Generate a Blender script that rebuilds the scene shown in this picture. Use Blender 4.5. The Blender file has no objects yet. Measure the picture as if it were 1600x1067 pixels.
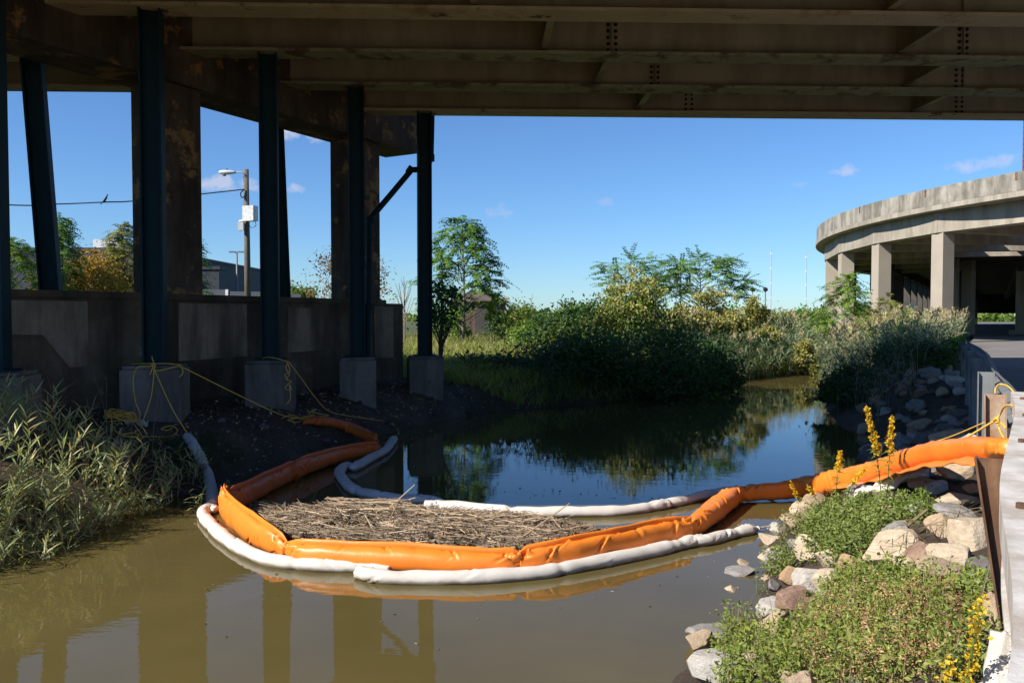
import bpy, math, random
import numpy as np
from mathutils import Vector, Matrix

R = math.radians
random.seed(7)
rng = np.random.default_rng(7)
scene = bpy.context.scene
col = scene.collection

# ------------------------------------------------------------------ camera
EYE = 2.6
PITCH = math.atan(38 / 1250.0)
cam_data = bpy.data.cameras.new("camera")
cam = bpy.data.objects.new("camera", cam_data)
col.objects.link(cam)
cam_data.sensor_width = 36.0
cam_data.lens = 1250 / 1600 * 36
cam_data.clip_start = 0.05
cam_data.clip_end = 6000
cam.location = (0, 0, EYE)
cam.rotation_euler = (math.pi / 2 - PITCH, 0, 0)
scene.camera = cam

# ------------------------------------------------------------------ light
KX, KY = 1.12, 0.58                      # horizontal travel of the sunlight per metre of fall
SUN_EL = math.atan(1 / math.hypot(KX, KY))
SUN_AZ = math.atan2(-KX, -KY)            # clockwise from +Y
world = bpy.data.worlds.new("World")
scene.world = world
world.use_nodes = True
SKY_STRENGTH = 0.094
SUN_STRENGTH = 4.8
EXPOSURE = 0.64
sun_data = bpy.data.lights.new("sun", 'SUN')
sun_data.energy = SUN_STRENGTH
sun_data.angle = R(0.5)
sun_data.color = (1.0, 0.94, 0.85)
sun = bpy.data.objects.new("sun", sun_data)
col.objects.link(sun)
sun.location = (-40, -25, 60)
sun.rotation_euler = Vector((KX, KY, -1)).to_track_quat('-Z', 'Y').to_euler()
scene.view_settings.view_transform = 'Standard'
scene.view_settings.look = 'None'
scene.view_settings.gamma = 1
scene.view_settings.exposure = EXPOSURE
scene.cycles.max_bounces = 8
scene.cycles.diffuse_bounces = 4
scene.cycles.transparent_max_bounces = 8
scene.cycles.caustics_reflective = False
scene.cycles.caustics_refractive = False

CT, ST = math.cos(PITCH), math.sin(PITCH)
def ray(X, Y):
    a, b = (X - 800) / 1250.0, (533.5 - Y) / 1250.0
    return np.array([a, CT + b * ST, -ST + b * CT])
def P(X, Y, y=None, z=None):
    """the point seen at photo pixel X, Y at distance y or height z"""
    d = ray(X, Y)
    t = y / d[1] if y is not None else (z - EYE) / d[2]
    return np.array([0, 0, EYE]) + d * t

def build_world():
    nt = world.node_tree
    N, L = nt.nodes, nt.links
    N.clear()
    out = N.new('ShaderNodeOutputWorld')
    bg = N.new('ShaderNodeBackground')
    bg.inputs['Strength'].default_value = SKY_STRENGTH
    sky = N.new('ShaderNodeTexSky')
    sky.sky_type = 'NISHITA'
    sky.sun_disc = False
    sky.sun_elevation = SUN_EL
    sky.sun_rotation = SUN_AZ
    sky.altitude = 0
    sky.air_density = 1.0
    sky.dust_density = 0.1
    sky.ozone_density = 3.0
    tc = N.new('ShaderNodeTexCoord')
    no = N.new('ShaderNodeTexNoise')
    no.inputs['Scale'].default_value = 38
    no.inputs['Detail'].default_value = 6
    no.inputs['Roughness'].default_value = 0.6
    L.new(tc.outputs['Generated'], no.inputs['Vector'])
    total = None
    def m(op, a, b=None, clamp=False):
        n = N.new('ShaderNodeMath'); n.operation = op; n.use_clamp = clamp
        for i, v in enumerate((a, b)):
            if v is None: continue
            if isinstance(v, (int, float)): n.inputs[i].default_value = v
            else: L.new(v, n.inputs[i])
        return n.outputs[0]
    def dot(vec):
        n = N.new('ShaderNodeVectorMath'); n.operation = 'DOT_PRODUCT'
        L.new(tc.outputs['Generated'], n.inputs[0]); n.inputs[1].default_value = vec
        return n.outputs['Value']
    for (X, Y, w, h, k) in [(455, 208, 52, 15, .62), (340, 287, 62, 14, .5), (462, 294, 17, 9, .42), (1325, 267, 26, 9, .4),
                            (1530, 256, 55, 11, .4), (780, 330, 22, 14, .22), (945, 316, 16, 8, .15), (1252, 288, 14, 6, .15)]:
        d = ray(X, Y); d = d / np.linalg.norm(d)
        u = np.cross(d, [0, 0, 1]); u /= np.linalg.norm(u)
        v = np.cross(u, d)
        e = m('ADD', m('POWER', m('MULTIPLY', dot(u), 1250 / w), 2), m('POWER', m('MULTIPLY', dot(v), 1250 / h), 2))
        s = m('ADD', e, m('MULTIPLY', m('SUBTRACT', no.outputs['Fac'], 0.5), 5.5))
        f = m('MULTIPLY', m('SUBTRACT', 0.75, s, True), m('GREATER_THAN', dot(d), 0.5))
        f = m('MULTIPLY', f, k * 1.3)
        total = f if total is None else m('ADD', total, f, True)
    mix = N.new('ShaderNodeMix'); mix.data_type = 'RGBA'
    L.new(total, mix.inputs[0])
    tint = N.new('ShaderNodeMix'); tint.data_type = 'RGBA'; tint.blend_type = 'MULTIPLY'; tint.inputs[0].default_value = 1
    L.new(sky.outputs[0], tint.inputs[6]); tint.inputs[7].default_value = (.51, .73, 1.0, 1)
    L.new(tint.outputs[2], mix.inputs[6])
    mix.inputs[7].default_value = (4.6, 4.7, 5.6, 1)
    L.new(mix.outputs[2], bg.inputs['Color'])
    L.new(bg.outputs[0], out.inputs[0])
build_world()

# ------------------------------------------------------------------ helpers
def tag(o, label=None, cat=None, group=None, kind=None):
    if label: o['label'] = label
    if cat: o['category'] = cat
    if group: o['group'] = group
    if kind: o['kind'] = kind
    return o

def empty(name, loc, label, cat, group=None):
    o = bpy.data.objects.new(name, None)
    o.empty_display_size = 0.2
    o.location = [float(v) for v in loc]
    col.objects.link(o)
    return tag(o, label, cat, group)

class MB:
    """collects faces; build() links them as one mesh object"""
    def __init__(self): self.v, self.f, self.n = [], [], 0
    def add(self, v, faces, mi=0):
        v = np.asarray(v, float).reshape(-1, 3)
        self.v.append(v)
        if isinstance(faces, np.ndarray):
            self.f.append((faces + self.n, mi))
        else:
            by = {}
            for f in faces: by.setdefault(len(f), []).append(f)
            for k, fs in by.items(): self.f.append((np.array(fs) + self.n, mi))
        self.n += len(v)
    def box(self, lo, hi, mi=0):
        x0, y0, z0 = lo; x1, y1, z1 = hi
        self.obox(((x0 + x1) / 2, (y0 + y1) / 2, (z0 + z1) / 2), np.eye(3), ((x1 - x0) / 2, (y1 - y0) / 2, (z1 - z0) / 2), mi)
    def obox(self, c, ax, h, mi=0):
        ax = [np.asarray(a, float) for a in ax]
        v = [np.asarray(c, float) + sx * h[0] * ax[0] + sy * h[1] * ax[1] + sz * h[2] * ax[2]
             for sz in (-1, 1) for sy in (-1, 1) for sx in (-1, 1)]
        f = [(0, 2, 3, 1), (4, 5, 7, 6), (0, 1, 5, 4), (2, 6, 7, 3), (0, 4, 6, 2), (1, 3, 7, 5)]
        if np.dot(np.cross(ax[0], ax[1]), ax[2]) < 0: f = [q[::-1] for q in f]
        self.add(v, f, mi)
    def beam(self, a, b, w, h, mi=0, up=(0, 0, 1)):
        a, b = np.asarray(a, float), np.asarray(b, float)
        d = b - a; L = np.linalg.norm(d); d = d / L
        s = np.cross(d, up); s /= np.linalg.norm(s)
        u = np.cross(s, d)
        self.obox((a + b) / 2, (d, s, u), (L / 2, w / 2, h / 2), mi)
    def tube(self, pts, r, n=6, mi=0, cap=True):
        pts = np.asarray(pts, float)
        k = len(pts)
        r = np.broadcast_to(np.asarray(r, float), (k,))
        t = np.gradient(pts, axis=0); t /= np.maximum(np.linalg.norm(t, axis=1, keepdims=True), 1e-9)
        ref = np.array([0, 0, 1.0]) if abs(t[0][2]) < .9 else np.array([1.0, 0, 0])
        s = np.cross(t[0], ref); s /= np.linalg.norm(s)
        ang = np.arange(n) * 2 * math.pi / n
        V = []
        for i in range(k):
            s = s - t[i] * np.dot(s, t[i]); s /= max(np.linalg.norm(s), 1e-9)
            u = np.cross(t[i], s)
            V.append(pts[i] + r[i] * (np.cos(ang)[:, None] * s + np.sin(ang)[:, None] * u))
        self.add(np.concatenate(V), grid_faces(k, n, True), mi)
        if cap:
            self.f.append((np.array([[self.n - k * n + j for j in range(n)][::-1]]), mi))
            self.f.append((np.array([[self.n - n + j for j in range(n)]]), mi))
    def sheet(self, rows, closed=False, mi=0, cap=False):
        rows = np.asarray(rows, float)
        k, n = rows.shape[:2]
        self.add(rows.reshape(-1, 3), grid_faces(k, n, closed), mi)
        if cap:
            self.f.append((np.array([[self.n - k * n + j for j in range(n)][::-1]]), mi))
            self.f.append((np.array([[self.n - n + j for j in range(n)]]), mi))
    def prism(self, poly, z0, z1, mi=0):
        n = len(poly)
        v = [(p[0], p[1], z0) for p in poly] + [(p[0], p[1], z1) for p in poly]
        f = [tuple(range(n))[::-1], tuple(range(n, 2 * n))] + [(i, (i + 1) % n, n + (i + 1) % n, n + i) for i in range(n)]
        self.add(v, f, mi)
    def mesh(self, name, mats, smooth=False):
        me = bpy.data.meshes.new(name)
        V = np.concatenate(self.v) if self.v else np.zeros((0, 3))
        loops = np.concatenate([f.ravel() for f, _ in self.f])
        sizes = np.concatenate([np.full(len(f), f.shape[1]) for f, _ in self.f])
        mi = np.concatenate([np.full(len(f), m) for f, m in self.f])
        me.vertices.add(len(V)); me.vertices.foreach_set('co', V.astype(np.float32).ravel())
        me.loops.add(len(loops)); me.loops.foreach_set('vertex_index', loops.astype(np.int32))
        me.polygons.add(len(sizes))
        st = np.concatenate([[0], np.cumsum(sizes)[:-1]])
        me.polygons.foreach_set('loop_start', st.astype(np.int32))
        me.polygons.foreach_set('material_index', mi.astype(np.int32))
        me.polygons.foreach_set('use_smooth', np.full(len(sizes), bool(smooth)))
        for m in (mats if isinstance(mats, (list, tuple)) else [mats]): me.materials.append(m)
        me.update(calc_edges=True); me.validate()
        return me
    def build(self, name, mats, parent=None, smooth=False, origin=None):
        """vertices are in world space; the object's origin goes to origin or to its parent's"""
        org = np.zeros(3)
        if parent is not None:
            q = parent; org = np.zeros(3)
            while q is not None: org = org + np.array(q.location); q = q.parent
        elif origin is not None: org = np.asarray(origin, float)
        self.v = [v - org for v in self.v]
        o = bpy.data.objects.new(name, self.mesh(name, mats, smooth))
        col.objects.link(o)
        if parent is not None: o.parent = parent
        else: o.location = [float(q) for q in org]
        return o

def grid_faces(k, n, closed):
    m = n if closed else n - 1
    i = np.arange(k - 1)[:, None] * n
    j = np.arange(m)[None, :]
    j2 = (j + 1) % n
    return np.stack([i + j, i + j2, i + n + j2, i + n + j], -1).reshape(-1, 4)

def catmull(pts, per=8):
    p = np.asarray(pts, float)
    if len(p) < 3:
        t = np.linspace(0, 1, per + 1)[:, None]
        return p[0] * (1 - t) + p[-1] * t
    q = np.vstack([2 * p[0] - p[1], p, 2 * p[-1] - p[-2]])
    out = []
    for i in range(len(p) - 1):
        a, b, c, d = q[i:i + 4]
        for t in np.arange(per) / per:
            out.append(.5 * (2 * b + (c - a) * t + (2 * a - 5 * b + 4 * c - d) * t * t + (3 * b - a - 3 * c + d) * t ** 3))
    out.append(p[-1])
    return np.array(out)

def unit(v): return v / np.maximum(np.linalg.norm(v, axis=-1, keepdims=True), 1e-9)
def rdir(n): return unit(rng.normal(size=(n, 3)))

# ---- leaf makers (vectorised)
def add_leaves(mb, pos, size, aspect=.5, up=.2, mi=0, jitter=.55, dirs=None):
    n = len(pos)
    d = rdir(n) if dirs is None else unit(dirs + .35 * rdir(n))
    d[:, 2] = d[:, 2] * .7 + up * .4
    d = unit(d)
    s = unit(np.cross(d, rdir(n)))
    nn = np.cross(d, s)
    L = (size * (1 + jitter * rng.uniform(-1, 1, n)))[:, None]
    W = L * aspect * .5
    v = np.stack([pos, pos + .45 * L * d + W * s + .12 * L * nn, pos + L * d, pos + .45 * L * d - W * s + .12 * L * nn], 1)
    mb.add(v.reshape(-1, 3), (np.arange(n)[:, None] * 4 + np.arange(4)), mi)

def add_ribbons(mb, base, d, L, W, droop, mi=0, segs=3, side=None):
    n = len(base)
    d = unit(d)
    L = np.broadcast_to(L, (n,))[:, None]; W = np.broadcast_to(W, (n,))[:, None]; droop = np.broadcast_to(droop, (n,))[:, None]
    if side is None:
        side = np.cross(d, np.array([0, 0, 1.0])) + .25 * rng.normal(size=(n, 3))
        side = unit(side - d * np.sum(side * d, 1, keepdims=True))
    rows = []
    for k in range(segs + 1):
        t = k / segs
        w = W * (0.35 + .65 * min(1, t * 3.5)) * (1 - .92 * max(0, (t - .3) / .7) ** 1.3)
        p = base + d * L * t; p = p + np.array([0, 0, -1.0]) * (droop * L * t * t)
        rows += [p - side * w / 2, p + side * w / 2]
    v = np.stack(rows, 1)
    m = 2 * (segs + 1)
    f = np.concatenate([np.arange(n)[:, None] * m + np.array([2 * k, 2 * k + 1, 2 * k + 3, 2 * k + 2]) for k in range(segs)])
    mb.add(v.reshape(-1, 3), f, mi)

def add_fronds(mb, base, d, L, npairs=9, leafL=.11, leafW=.035, droop=.35, mi=0):
    n = len(base)
    d = unit(d); L = np.broadcast_to(L, (n,))
    add_ribbons(mb, base, d, L, .012 * np.ones(n), droop, mi, segs=3)
    side = unit(np.cross(d, np.array([0, 0, 1.0])) + 1e-6)
    for k in range(npairs):
        t = .15 + .85 * k / (npairs - 1)
        p = base + d * (L * t)[:, None] - np.array([0, 0, 1.0]) * (droop * L * t * t)[:, None]
        tan = unit(d - np.array([0, 0, 1.0]) * (2 * droop * t))
        sz = leafL * (1 - .55 * abs(t - .45))
        for sg in (-1, 1):
            dd = unit(side * sg * .9 + tan * .45 + np.array([0, 0, -.28]) + .18 * rng.normal(size=(n, 3)))
            ws = unit(np.cross(dd, np.cross(side, tan)))
            l = (sz * rng.uniform(.8, 1.2, n))[:, None]
            v = np.stack([p, p + .4 * l * dd + ws * leafW / 2, p + l * dd, p + .4 * l * dd - ws * leafW / 2], 1)
            mb.add(v.reshape(-1, 3), np.arange(n)[:, None] * 4 + np.arange(4), mi)

# ------------------------------------------------------------------ materials
def new_mat(name):
    m = bpy.data.materials.new(name); m.use_nodes = True
    nt = m.node_tree
    b = nt.nodes['Principled BSDF']
    return m, nt.nodes, nt.links, b

def ramp(N, L, fac, stops):
    r = N.new('ShaderNodeValToRGB')
    e = r.color_ramp.elements
    while len(e) > 1: e.remove(e[-1])
    e[0].position, e[0].color = stops[0][0], (*stops[0][1], 1)
    for p, c in stops[1:]:
        q = e.new(p); q.color = (*c, 1)
    L.new(fac, r.inputs[0])
    return r.outputs[0]

def noise(N, L, scale, detail=5, rough=.6, vec=None, stretch=None):
    n = N.new('ShaderNodeTexNoise')
    n.inputs['Scale'].default_value = scale; n.inputs['Detail'].default_value = detail; n.inputs['Roughness'].default_value = rough
    if vec is None:
        vec = N.new('ShaderNodeNewGeometry').outputs['Position']
    if stretch:
        mp = N.new('ShaderNodeMapping'); mp.inputs['Scale'].default_value = stretch
        L.new(vec, mp.inputs['Vector']); vec = mp.outputs[0]
    L.new(vec, n.inputs['Vector'])
    return n.outputs['Fac']

def mixc(N, L, fac, a, b, mode='MIX'):
    m = N.new('ShaderNodeMix'); m.data_type = 'RGBA'; m.blend_type = mode
    for k, v in (('Factor', fac), ('A', a), ('B', b)):
        i = m.inputs[k] if k != 'Factor' else m.inputs[0]
        if k == 'A': i = m.inputs[6]
        if k == 'B': i = m.inputs[7]
        if isinstance(v, (int, float)): i.default_value = v
        elif isinstance(v, tuple): i.default_value = (*v, 1) if len(v) == 3 else v
        else: L.new(v, i)
    return m.outputs[2]

def bump(N, L, b, h, strength=.3, dist=.02):
    n = N.new('ShaderNodeBump'); n.inputs['Strength'].default_value = strength; n.inputs['Distance'].default_value = dist
    L.new(h, n.inputs['Height']); L.new(n.outputs[0], b.inputs['Normal'])

def rough_mat(name, stops, scale=3, rough=.85, bscale=25, bstr=.4, bdist=.02, streak=None, spots=None, obj=False, metallic=0, detail=6):
    """noise-coloured surface; streak = (colour, amount) of vertical water stains; spots = (colour, scale, threshold)"""
    m, N, L, b = new_mat(name)
    vec = N.new('ShaderNodeTexCoord').outputs['Object'] if obj else N.new('ShaderNodeNewGeometry').outputs['Position']
    c = ramp(N, L, noise(N, L, scale, detail, .62, vec), stops)
    if streak:
        s = noise(N, L, 1, 5, .65, vec, (streak[2] if len(streak) > 2 else 3.2, streak[2] if len(streak) > 2 else 3.2, .28))
        f = ramp(N, L, s, [(.42, (0, 0, 0)), (.62, (streak[1],) * 3)])
        c = mixc(N, L, f, c, streak[0])
    if spots:
        s = noise(N, L, spots[1], 6, .7, vec)
        f = ramp(N, L, s, [(spots[2], (0, 0, 0)), (spots[2] + .07, (1, 1, 1))])
        c = mixc(N, L, f, c, spots[0])
    L.new(c, b.inputs['Base Color'])
    b.inputs['Roughness'].default_value = rough
    b.inputs['Metallic'].default_value = metallic
    bump(N, L, b, noise(N, L, bscale, 6, .65, vec), bstr, bdist)
    return m

def leaf_mat(name, cols, rough=.55, trans=.3):
    m, N, L, b = new_mat(name)
    g = N.new('ShaderNodeNewGeometry')
    k = len(cols)
    c = ramp(N, L, g.outputs['Random Per Island'], [(i / max(1, k - 1), tuple(cols[i])) for i in range(k)])
    n = noise(N, L, 1.3, 3, .5)
    c = mixc(N, L, ramp(N, L, n, [(.35, (.5,) * 3), (.6, (0, 0, 0))]), c, mixc(N, L, 1.0, c, (.62, .66, .6), 'MULTIPLY'))
    L.new(c, b.inputs['Base Color'])
    b.inputs['Roughness'].default_value = rough
    b.inputs['Specular IOR Level'].default_value = .35
    t = N.new('ShaderNodeBsdfTranslucent')
    L.new(mixc(N, L, 1.0, c, (1.0, 1.0, .55), 'MULTIPLY'), t.inputs['Color'])
    mx = N.new('ShaderNodeMixShader'); mx.inputs[0].default_value = trans
    out = N['Material Output']
    L.new(b.outputs[0], mx.inputs[1]); L.new(t.outputs[0], mx.inputs[2]); L.new(mx.outputs[0], out.inputs[0])
    return m

def plain(name, c, rough=.6, metallic=0, bscale=40, bstr=.15, var=.25):
    return rough_mat(name, [(.3, tuple(v * (1 - var) for v in c)), (.7, tuple(min(1, v * (1 + var)) for v in c))], 6, rough, bscale, bstr, .01, metallic=metallic)

M = {}
M['girder'] = rough_mat('girder paint', [(.3, (.37, .33, .215)), (.6, (.48, .43, .29))], .7, .6, 14, .15, .02, streak=((.22, .175, .10), .5, 1.5), spots=((.12, .06, .028), 1.6, .70))
M['flange'] = rough_mat('rusty flange paint', [(.3, (.48, .41, .26)), (.55, (.60, .52, .34)), (.72, (.34, .21, .10))], 1.1, .7, 22, .5, .02, spots=((.10, .05, .022), 1.9, .60))
M['flange_green'] = rough_mat('flaking green flange paint', [(.3, (.27, .28, .15)), (.5, (.40, .41, .25)), (.62, (.15, .10, .055))], 1.8, .75, 22, .6, .02, spots=((.42, .44, .30), 2.2, .6))
M['deck'] = rough_mat('deck concrete', [(.3, (.20, .18, .14)), (.7, (.30, .275, .22))], 1.5, .9)
M['teal'] = rough_mat('dark teal steel paint', [(.3, (.002, .020, .027)), (.7, (.004, .034, .044))], 2, .62, 30, .12, .01, streak=((.02, .03, .03), .5, 4))
M['teal'].node_tree.nodes['Principled BSDF'].inputs['Specular IOR Level'].default_value = .22
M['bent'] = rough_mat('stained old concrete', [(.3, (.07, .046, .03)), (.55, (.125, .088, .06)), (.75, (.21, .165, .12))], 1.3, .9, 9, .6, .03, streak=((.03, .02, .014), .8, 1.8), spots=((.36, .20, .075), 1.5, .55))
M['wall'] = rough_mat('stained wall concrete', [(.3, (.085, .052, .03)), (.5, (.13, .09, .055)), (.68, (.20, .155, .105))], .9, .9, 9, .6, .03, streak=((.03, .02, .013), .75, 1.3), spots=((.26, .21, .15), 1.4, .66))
M['patch'] = rough_mat('paler wall concrete', [(.3, (.18, .13, .085)), (.7, (.35, .275, .195))], 1.6, .9, 14, .5, .02, streak=((.075, .052, .035), .8, 1.9))
M['pedestal'] = rough_mat('pedestal concrete', [(.3, (.15, .125, .105)), (.7, (.26, .22, .19))], 2, .85, 14, .5, .02, streak=((.07, .055, .048), .75, 1.7), spots=((.09, .075, .06), 3, .62))
M['ramp'] = rough_mat('pale weathered concrete', [(.3, (.31, .27, .21)), (.7, (.42, .37, .295))], .6, .85, 10, .25, .02, streak=((.20, .17, .135), .7, 1.6))
M['rampcol'] = rough_mat('plain pale concrete', [(.3, (.33, .285, .22)), (.7, (.40, .35, .28))], .45, .9, 8, .12, .02)
M['parapet'] = rough_mat('streaked parapet concrete', [(.25, (.17, .155, .125)), (.5, (.34, .31, .255)), (.7, (.44, .405, .34))], 1.0, .9, 9, .35, .03, streak=((.12, .11, .085), .85, 1.4), spots=((.19, .155, .05), .9, .70))
M['deepdark'] = rough_mat('shade-toned concrete', [(.3, (.05, .045, .04)), (.7, (.09, .08, .07))], 1, .9)  # shade under the ramp and deck put into the concrete's colour
M['asphalt'] = rough_mat('asphalt', [(.3, (.16, .145, .135)), (.7, (.215, .195, .18))], .6, .92, 120, .3, .008)
M['galv'] = rough_mat('weathered galvanised steel', [(.3, (.40, .37, .33)), (.5, (.58, .55, .51)), (.72, (.68, .655, .62))], 4, .75, 60, .5, .006, streak=((.34, .27, .21), .7, 5), spots=((.30, .15, .07), 2.6, .68))
M['galvdark'] = rough_mat('dull galvanised steel', [(.3, (.13, .14, .145)), (.7, (.21, .22, .225))], 4, .7, 30, .2, .006, spots=((.14, .085, .05), 4, .68))
M['rust'] = rough_mat('rusty steel', [(.3, (.11, .05, .025)), (.55, (.19, .095, .048)), (.75, (.27, .15, .085))], 4, .8, 30, .4, .008, streak=((.07, .035, .02), .7, 9))
M['rusttop'] = rough_mat('half rusted galvanised steel', [(.35, (.42, .37, .31)), (.55, (.33, .22, .14)), (.7, (.26, .12, .05))], 5, .7, 30, .3, .008)
M['orange'] = rough_mat('orange vinyl', [(.3, (.80, .205, .02)), (.7, (.90, .26, .03))], 2.5, .42, 16, .3, .012, spots=((.55, .14, .03), 1.8, .70))
def mud_line(m):
    N, L = m.node_tree.nodes, m.node_tree.links
    b = N['Principled BSDF']; old = b.inputs['Base Color'].links[0].from_socket
    g = N.new('ShaderNodeNewGeometry'); sx = N.new('ShaderNodeSeparateXYZ'); L.new(g.outputs['Position'], sx.inputs[0])
    ad = N.new('ShaderNodeMath'); ad.operation = 'MULTIPLY_ADD'; L.new(noise(N, L, 5, 5), ad.inputs[0]); ad.inputs[1].default_value = -.09; L.new(sx.outputs[2], ad.inputs[2])
    mr = N.new('ShaderNodeMapRange'); mr.inputs[1].default_value = -.02; mr.inputs[2].default_value = .05; mr.inputs[3].default_value = .6; mr.inputs[4].default_value = 0
    L.new(ad.outputs[0], mr.inputs[0])
    L.new(mixc(N, L, mr.outputs[0], old, (.30, .15, .05)), b.inputs['Base Color'])
mud_line(M['orange'])
M['orange_dark'] = rough_mat('deep orange vinyl', [(.3, (.5, .1, .012)), (.6, (.62, .12, .014))], 3, .5, 9, .35, .02, spots=((.18, .05, .015), 2.2, .66))  # deeper orange with brown spots
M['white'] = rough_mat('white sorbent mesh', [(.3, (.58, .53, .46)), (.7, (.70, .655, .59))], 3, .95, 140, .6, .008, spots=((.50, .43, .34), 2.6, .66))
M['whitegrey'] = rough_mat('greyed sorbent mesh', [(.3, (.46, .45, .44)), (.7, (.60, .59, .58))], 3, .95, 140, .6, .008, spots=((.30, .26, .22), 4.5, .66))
M['rope'] = rough_mat('yellow rope', [(.3, (.70, .40, .05)), (.7, (.82, .52, .09))], 9, .7, 200, .4, .004)
M['wood'] = rough_mat('weathered pole wood', [(.3, (.11, .09, .065)), (.7, (.2, .17, .13))], 3, .9, 20, .4, .01, streak=((.06, .05, .04), .7, 20))
M['shackwood'] = rough_mat('old brown boards', [(.3, (.11, .068, .05)), (.7, (.19, .125, .095))], 2, .9, 20, .4, .01, streak=((.04, .028, .022), .8, 5))
M['roof'] = rough_mat('rusty sheet roof', [(.3, (.075, .05, .04)), (.7, (.13, .095, .075))], 2, .8)
M['lamp'] = plain('pale lamp housing', (.62, .62, .60), .4)
M['glass'] = plain('lamp lens', (.35, .37, .38), .15)
M['greysteel'] = plain('grey steel', (.16, .16, .16), .5)
M['black'] = plain('black cable', (.015, .015, .015), .5)
M['bird'] = plain('dark plumage', (.03, .028, .026), .7)
M['bark'] = rough_mat('bark', [(.3, (.05, .038, .028)), (.7, (.11, .088, .066))], 6, .95, 30, .6, .02)
M['palebark'] = rough_mat('pale bark', [(.3, (.13, .115, .095)), (.7, (.24, .215, .18))], 6, .95, 30, .6, .02)
M['twig'] = rough_mat('bare twigs', [(.3, (.16, .13, .10)), (.7, (.27, .23, .18))], 9, .95)
M['brick'] = None
M['bldg'] = rough_mat('dark blue grey cladding', [(.3, (.022, .026, .038)), (.7, (.032, .037, .052))], .5, .7, 6, .1, .02)
M['bldglight'] = plain('white roof unit', (.7, .7, .7), .5)
M['sign'] = plain('white painted sheet', (.72, .72, .70), .5)
M['yellow'] = plain('yellow paint', (.62, .42, .03), .6)
M['mast'] = plain('pale mast steel', (.42, .47, .53), .6)
M['soil'] = None

def brick_mat():
    m, N, L, b = new_mat('red brick')
    g = N.new('ShaderNodeNewGeometry'); sx = N.new('ShaderNodeSeparateXYZ'); L.new(g.outputs['Position'], sx.inputs[0])
    ad = N.new('ShaderNodeMath'); L.new(sx.outputs[0], ad.inputs[0]); L.new(sx.outputs[1], ad.inputs[1])
    mp = N.new('ShaderNodeCombineXYZ'); L.new(ad.outputs[0], mp.inputs[0]); L.new(sx.outputs[2], mp.inputs[1])
    br = N.new('ShaderNodeTexBrick')
    br.inputs['Color1'].default_value = (.36, .10, .05, 1); br.inputs['Color2'].default_value = (.28, .075, .04, 1); br.inputs['Mortar'].default_value = (.4, .33, .27, 1)
    br.inputs['Scale'].default_value = 1; br.inputs['Brick Width'].default_value = .6; br.inputs['Row Height'].default_value = .28; br.inputs['Mortar Size'].default_value = .02
    L.new(mp.outputs[0], br.inputs['Vector'])
    L.new(mixc(N, L, noise(N, L, 1.5), br.outputs[0], (.22, .07, .04)), b.inputs['Base Color'])
    b.inputs['Roughness'].default_value = .9
    return m
M['brick'] = brick_mat()

def ground_mat():
    m, N, L, b = new_mat('bank soil')
    n1 = noise(N, L, .9, 7, .65); n2 = noise(N, L, 14, 6, .7)
    c = ramp(N, L, n1, [(.3, (.052, .034, .021)), (.55, (.105, .072, .046)), (.72, (.18, .135, .092))])
    c = mixc(N, L, ramp(N, L, n2, [(.5, (0, 0, 0)), (.7, (.8, .8, .8))]), c, (.15, .12, .09))
    # green growth away from the bank of the creek
    g = N.new('ShaderNodeNewGeometry'); sx = N.new('ShaderNodeSeparateXYZ'); L.new(g.outputs['Position'], sx.inputs[0])
    far = N.new('ShaderNodeMapRange'); far.inputs[1].default_value = 25; far.inputs[2].default_value = 32
    L.new(sx.outputs['Y'], far.inputs[0])
    gr = ramp(N, L, noise(N, L, 3, 5), [(.3, (.05, .07, .02)), (.7, (.10, .12, .035))])
    c = mixc(N, L, far.outputs[0], c, gr)
    L.new(c, b.inputs['Base Color'])
    b.inputs['Roughness'].default_value = .95
    bump(N, L, b, noise(N, L, 7, 9, .75), 1.0, .16)
    return m
M['soil'] = ground_mat()

def stain_white(m):
    N, L = m.node_tree.nodes, m.node_tree.links
    b = N['Principled BSDF']; old = b.inputs['Base Color'].links[0].from_socket
    g = N.new('ShaderNodeNewGeometry'); sx = N.new('ShaderNodeSeparateXYZ'); L.new(g.outputs['Position'], sx.inputs[0])
    ad = N.new('ShaderNodeMath'); ad.operation = 'MULTIPLY_ADD'; L.new(noise(N, L, 7, 4), ad.inputs[0]); ad.inputs[1].default_value = -.06; L.new(sx.outputs[2], ad.inputs[2])
    mr = N.new('ShaderNodeMapRange'); mr.inputs[1].default_value = -.012; mr.inputs[2].default_value = .022; mr.inputs[3].default_value = .85; mr.inputs[4].default_value = 0
    L.new(ad.outputs[0], mr.inputs[0])
    L.new(mixc(N, L, mr.outputs[0], old, (.20, .155, .10)), b.inputs['Base Color'])
stain_white(M['white']); stain_white(M['whitegrey'])

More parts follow.
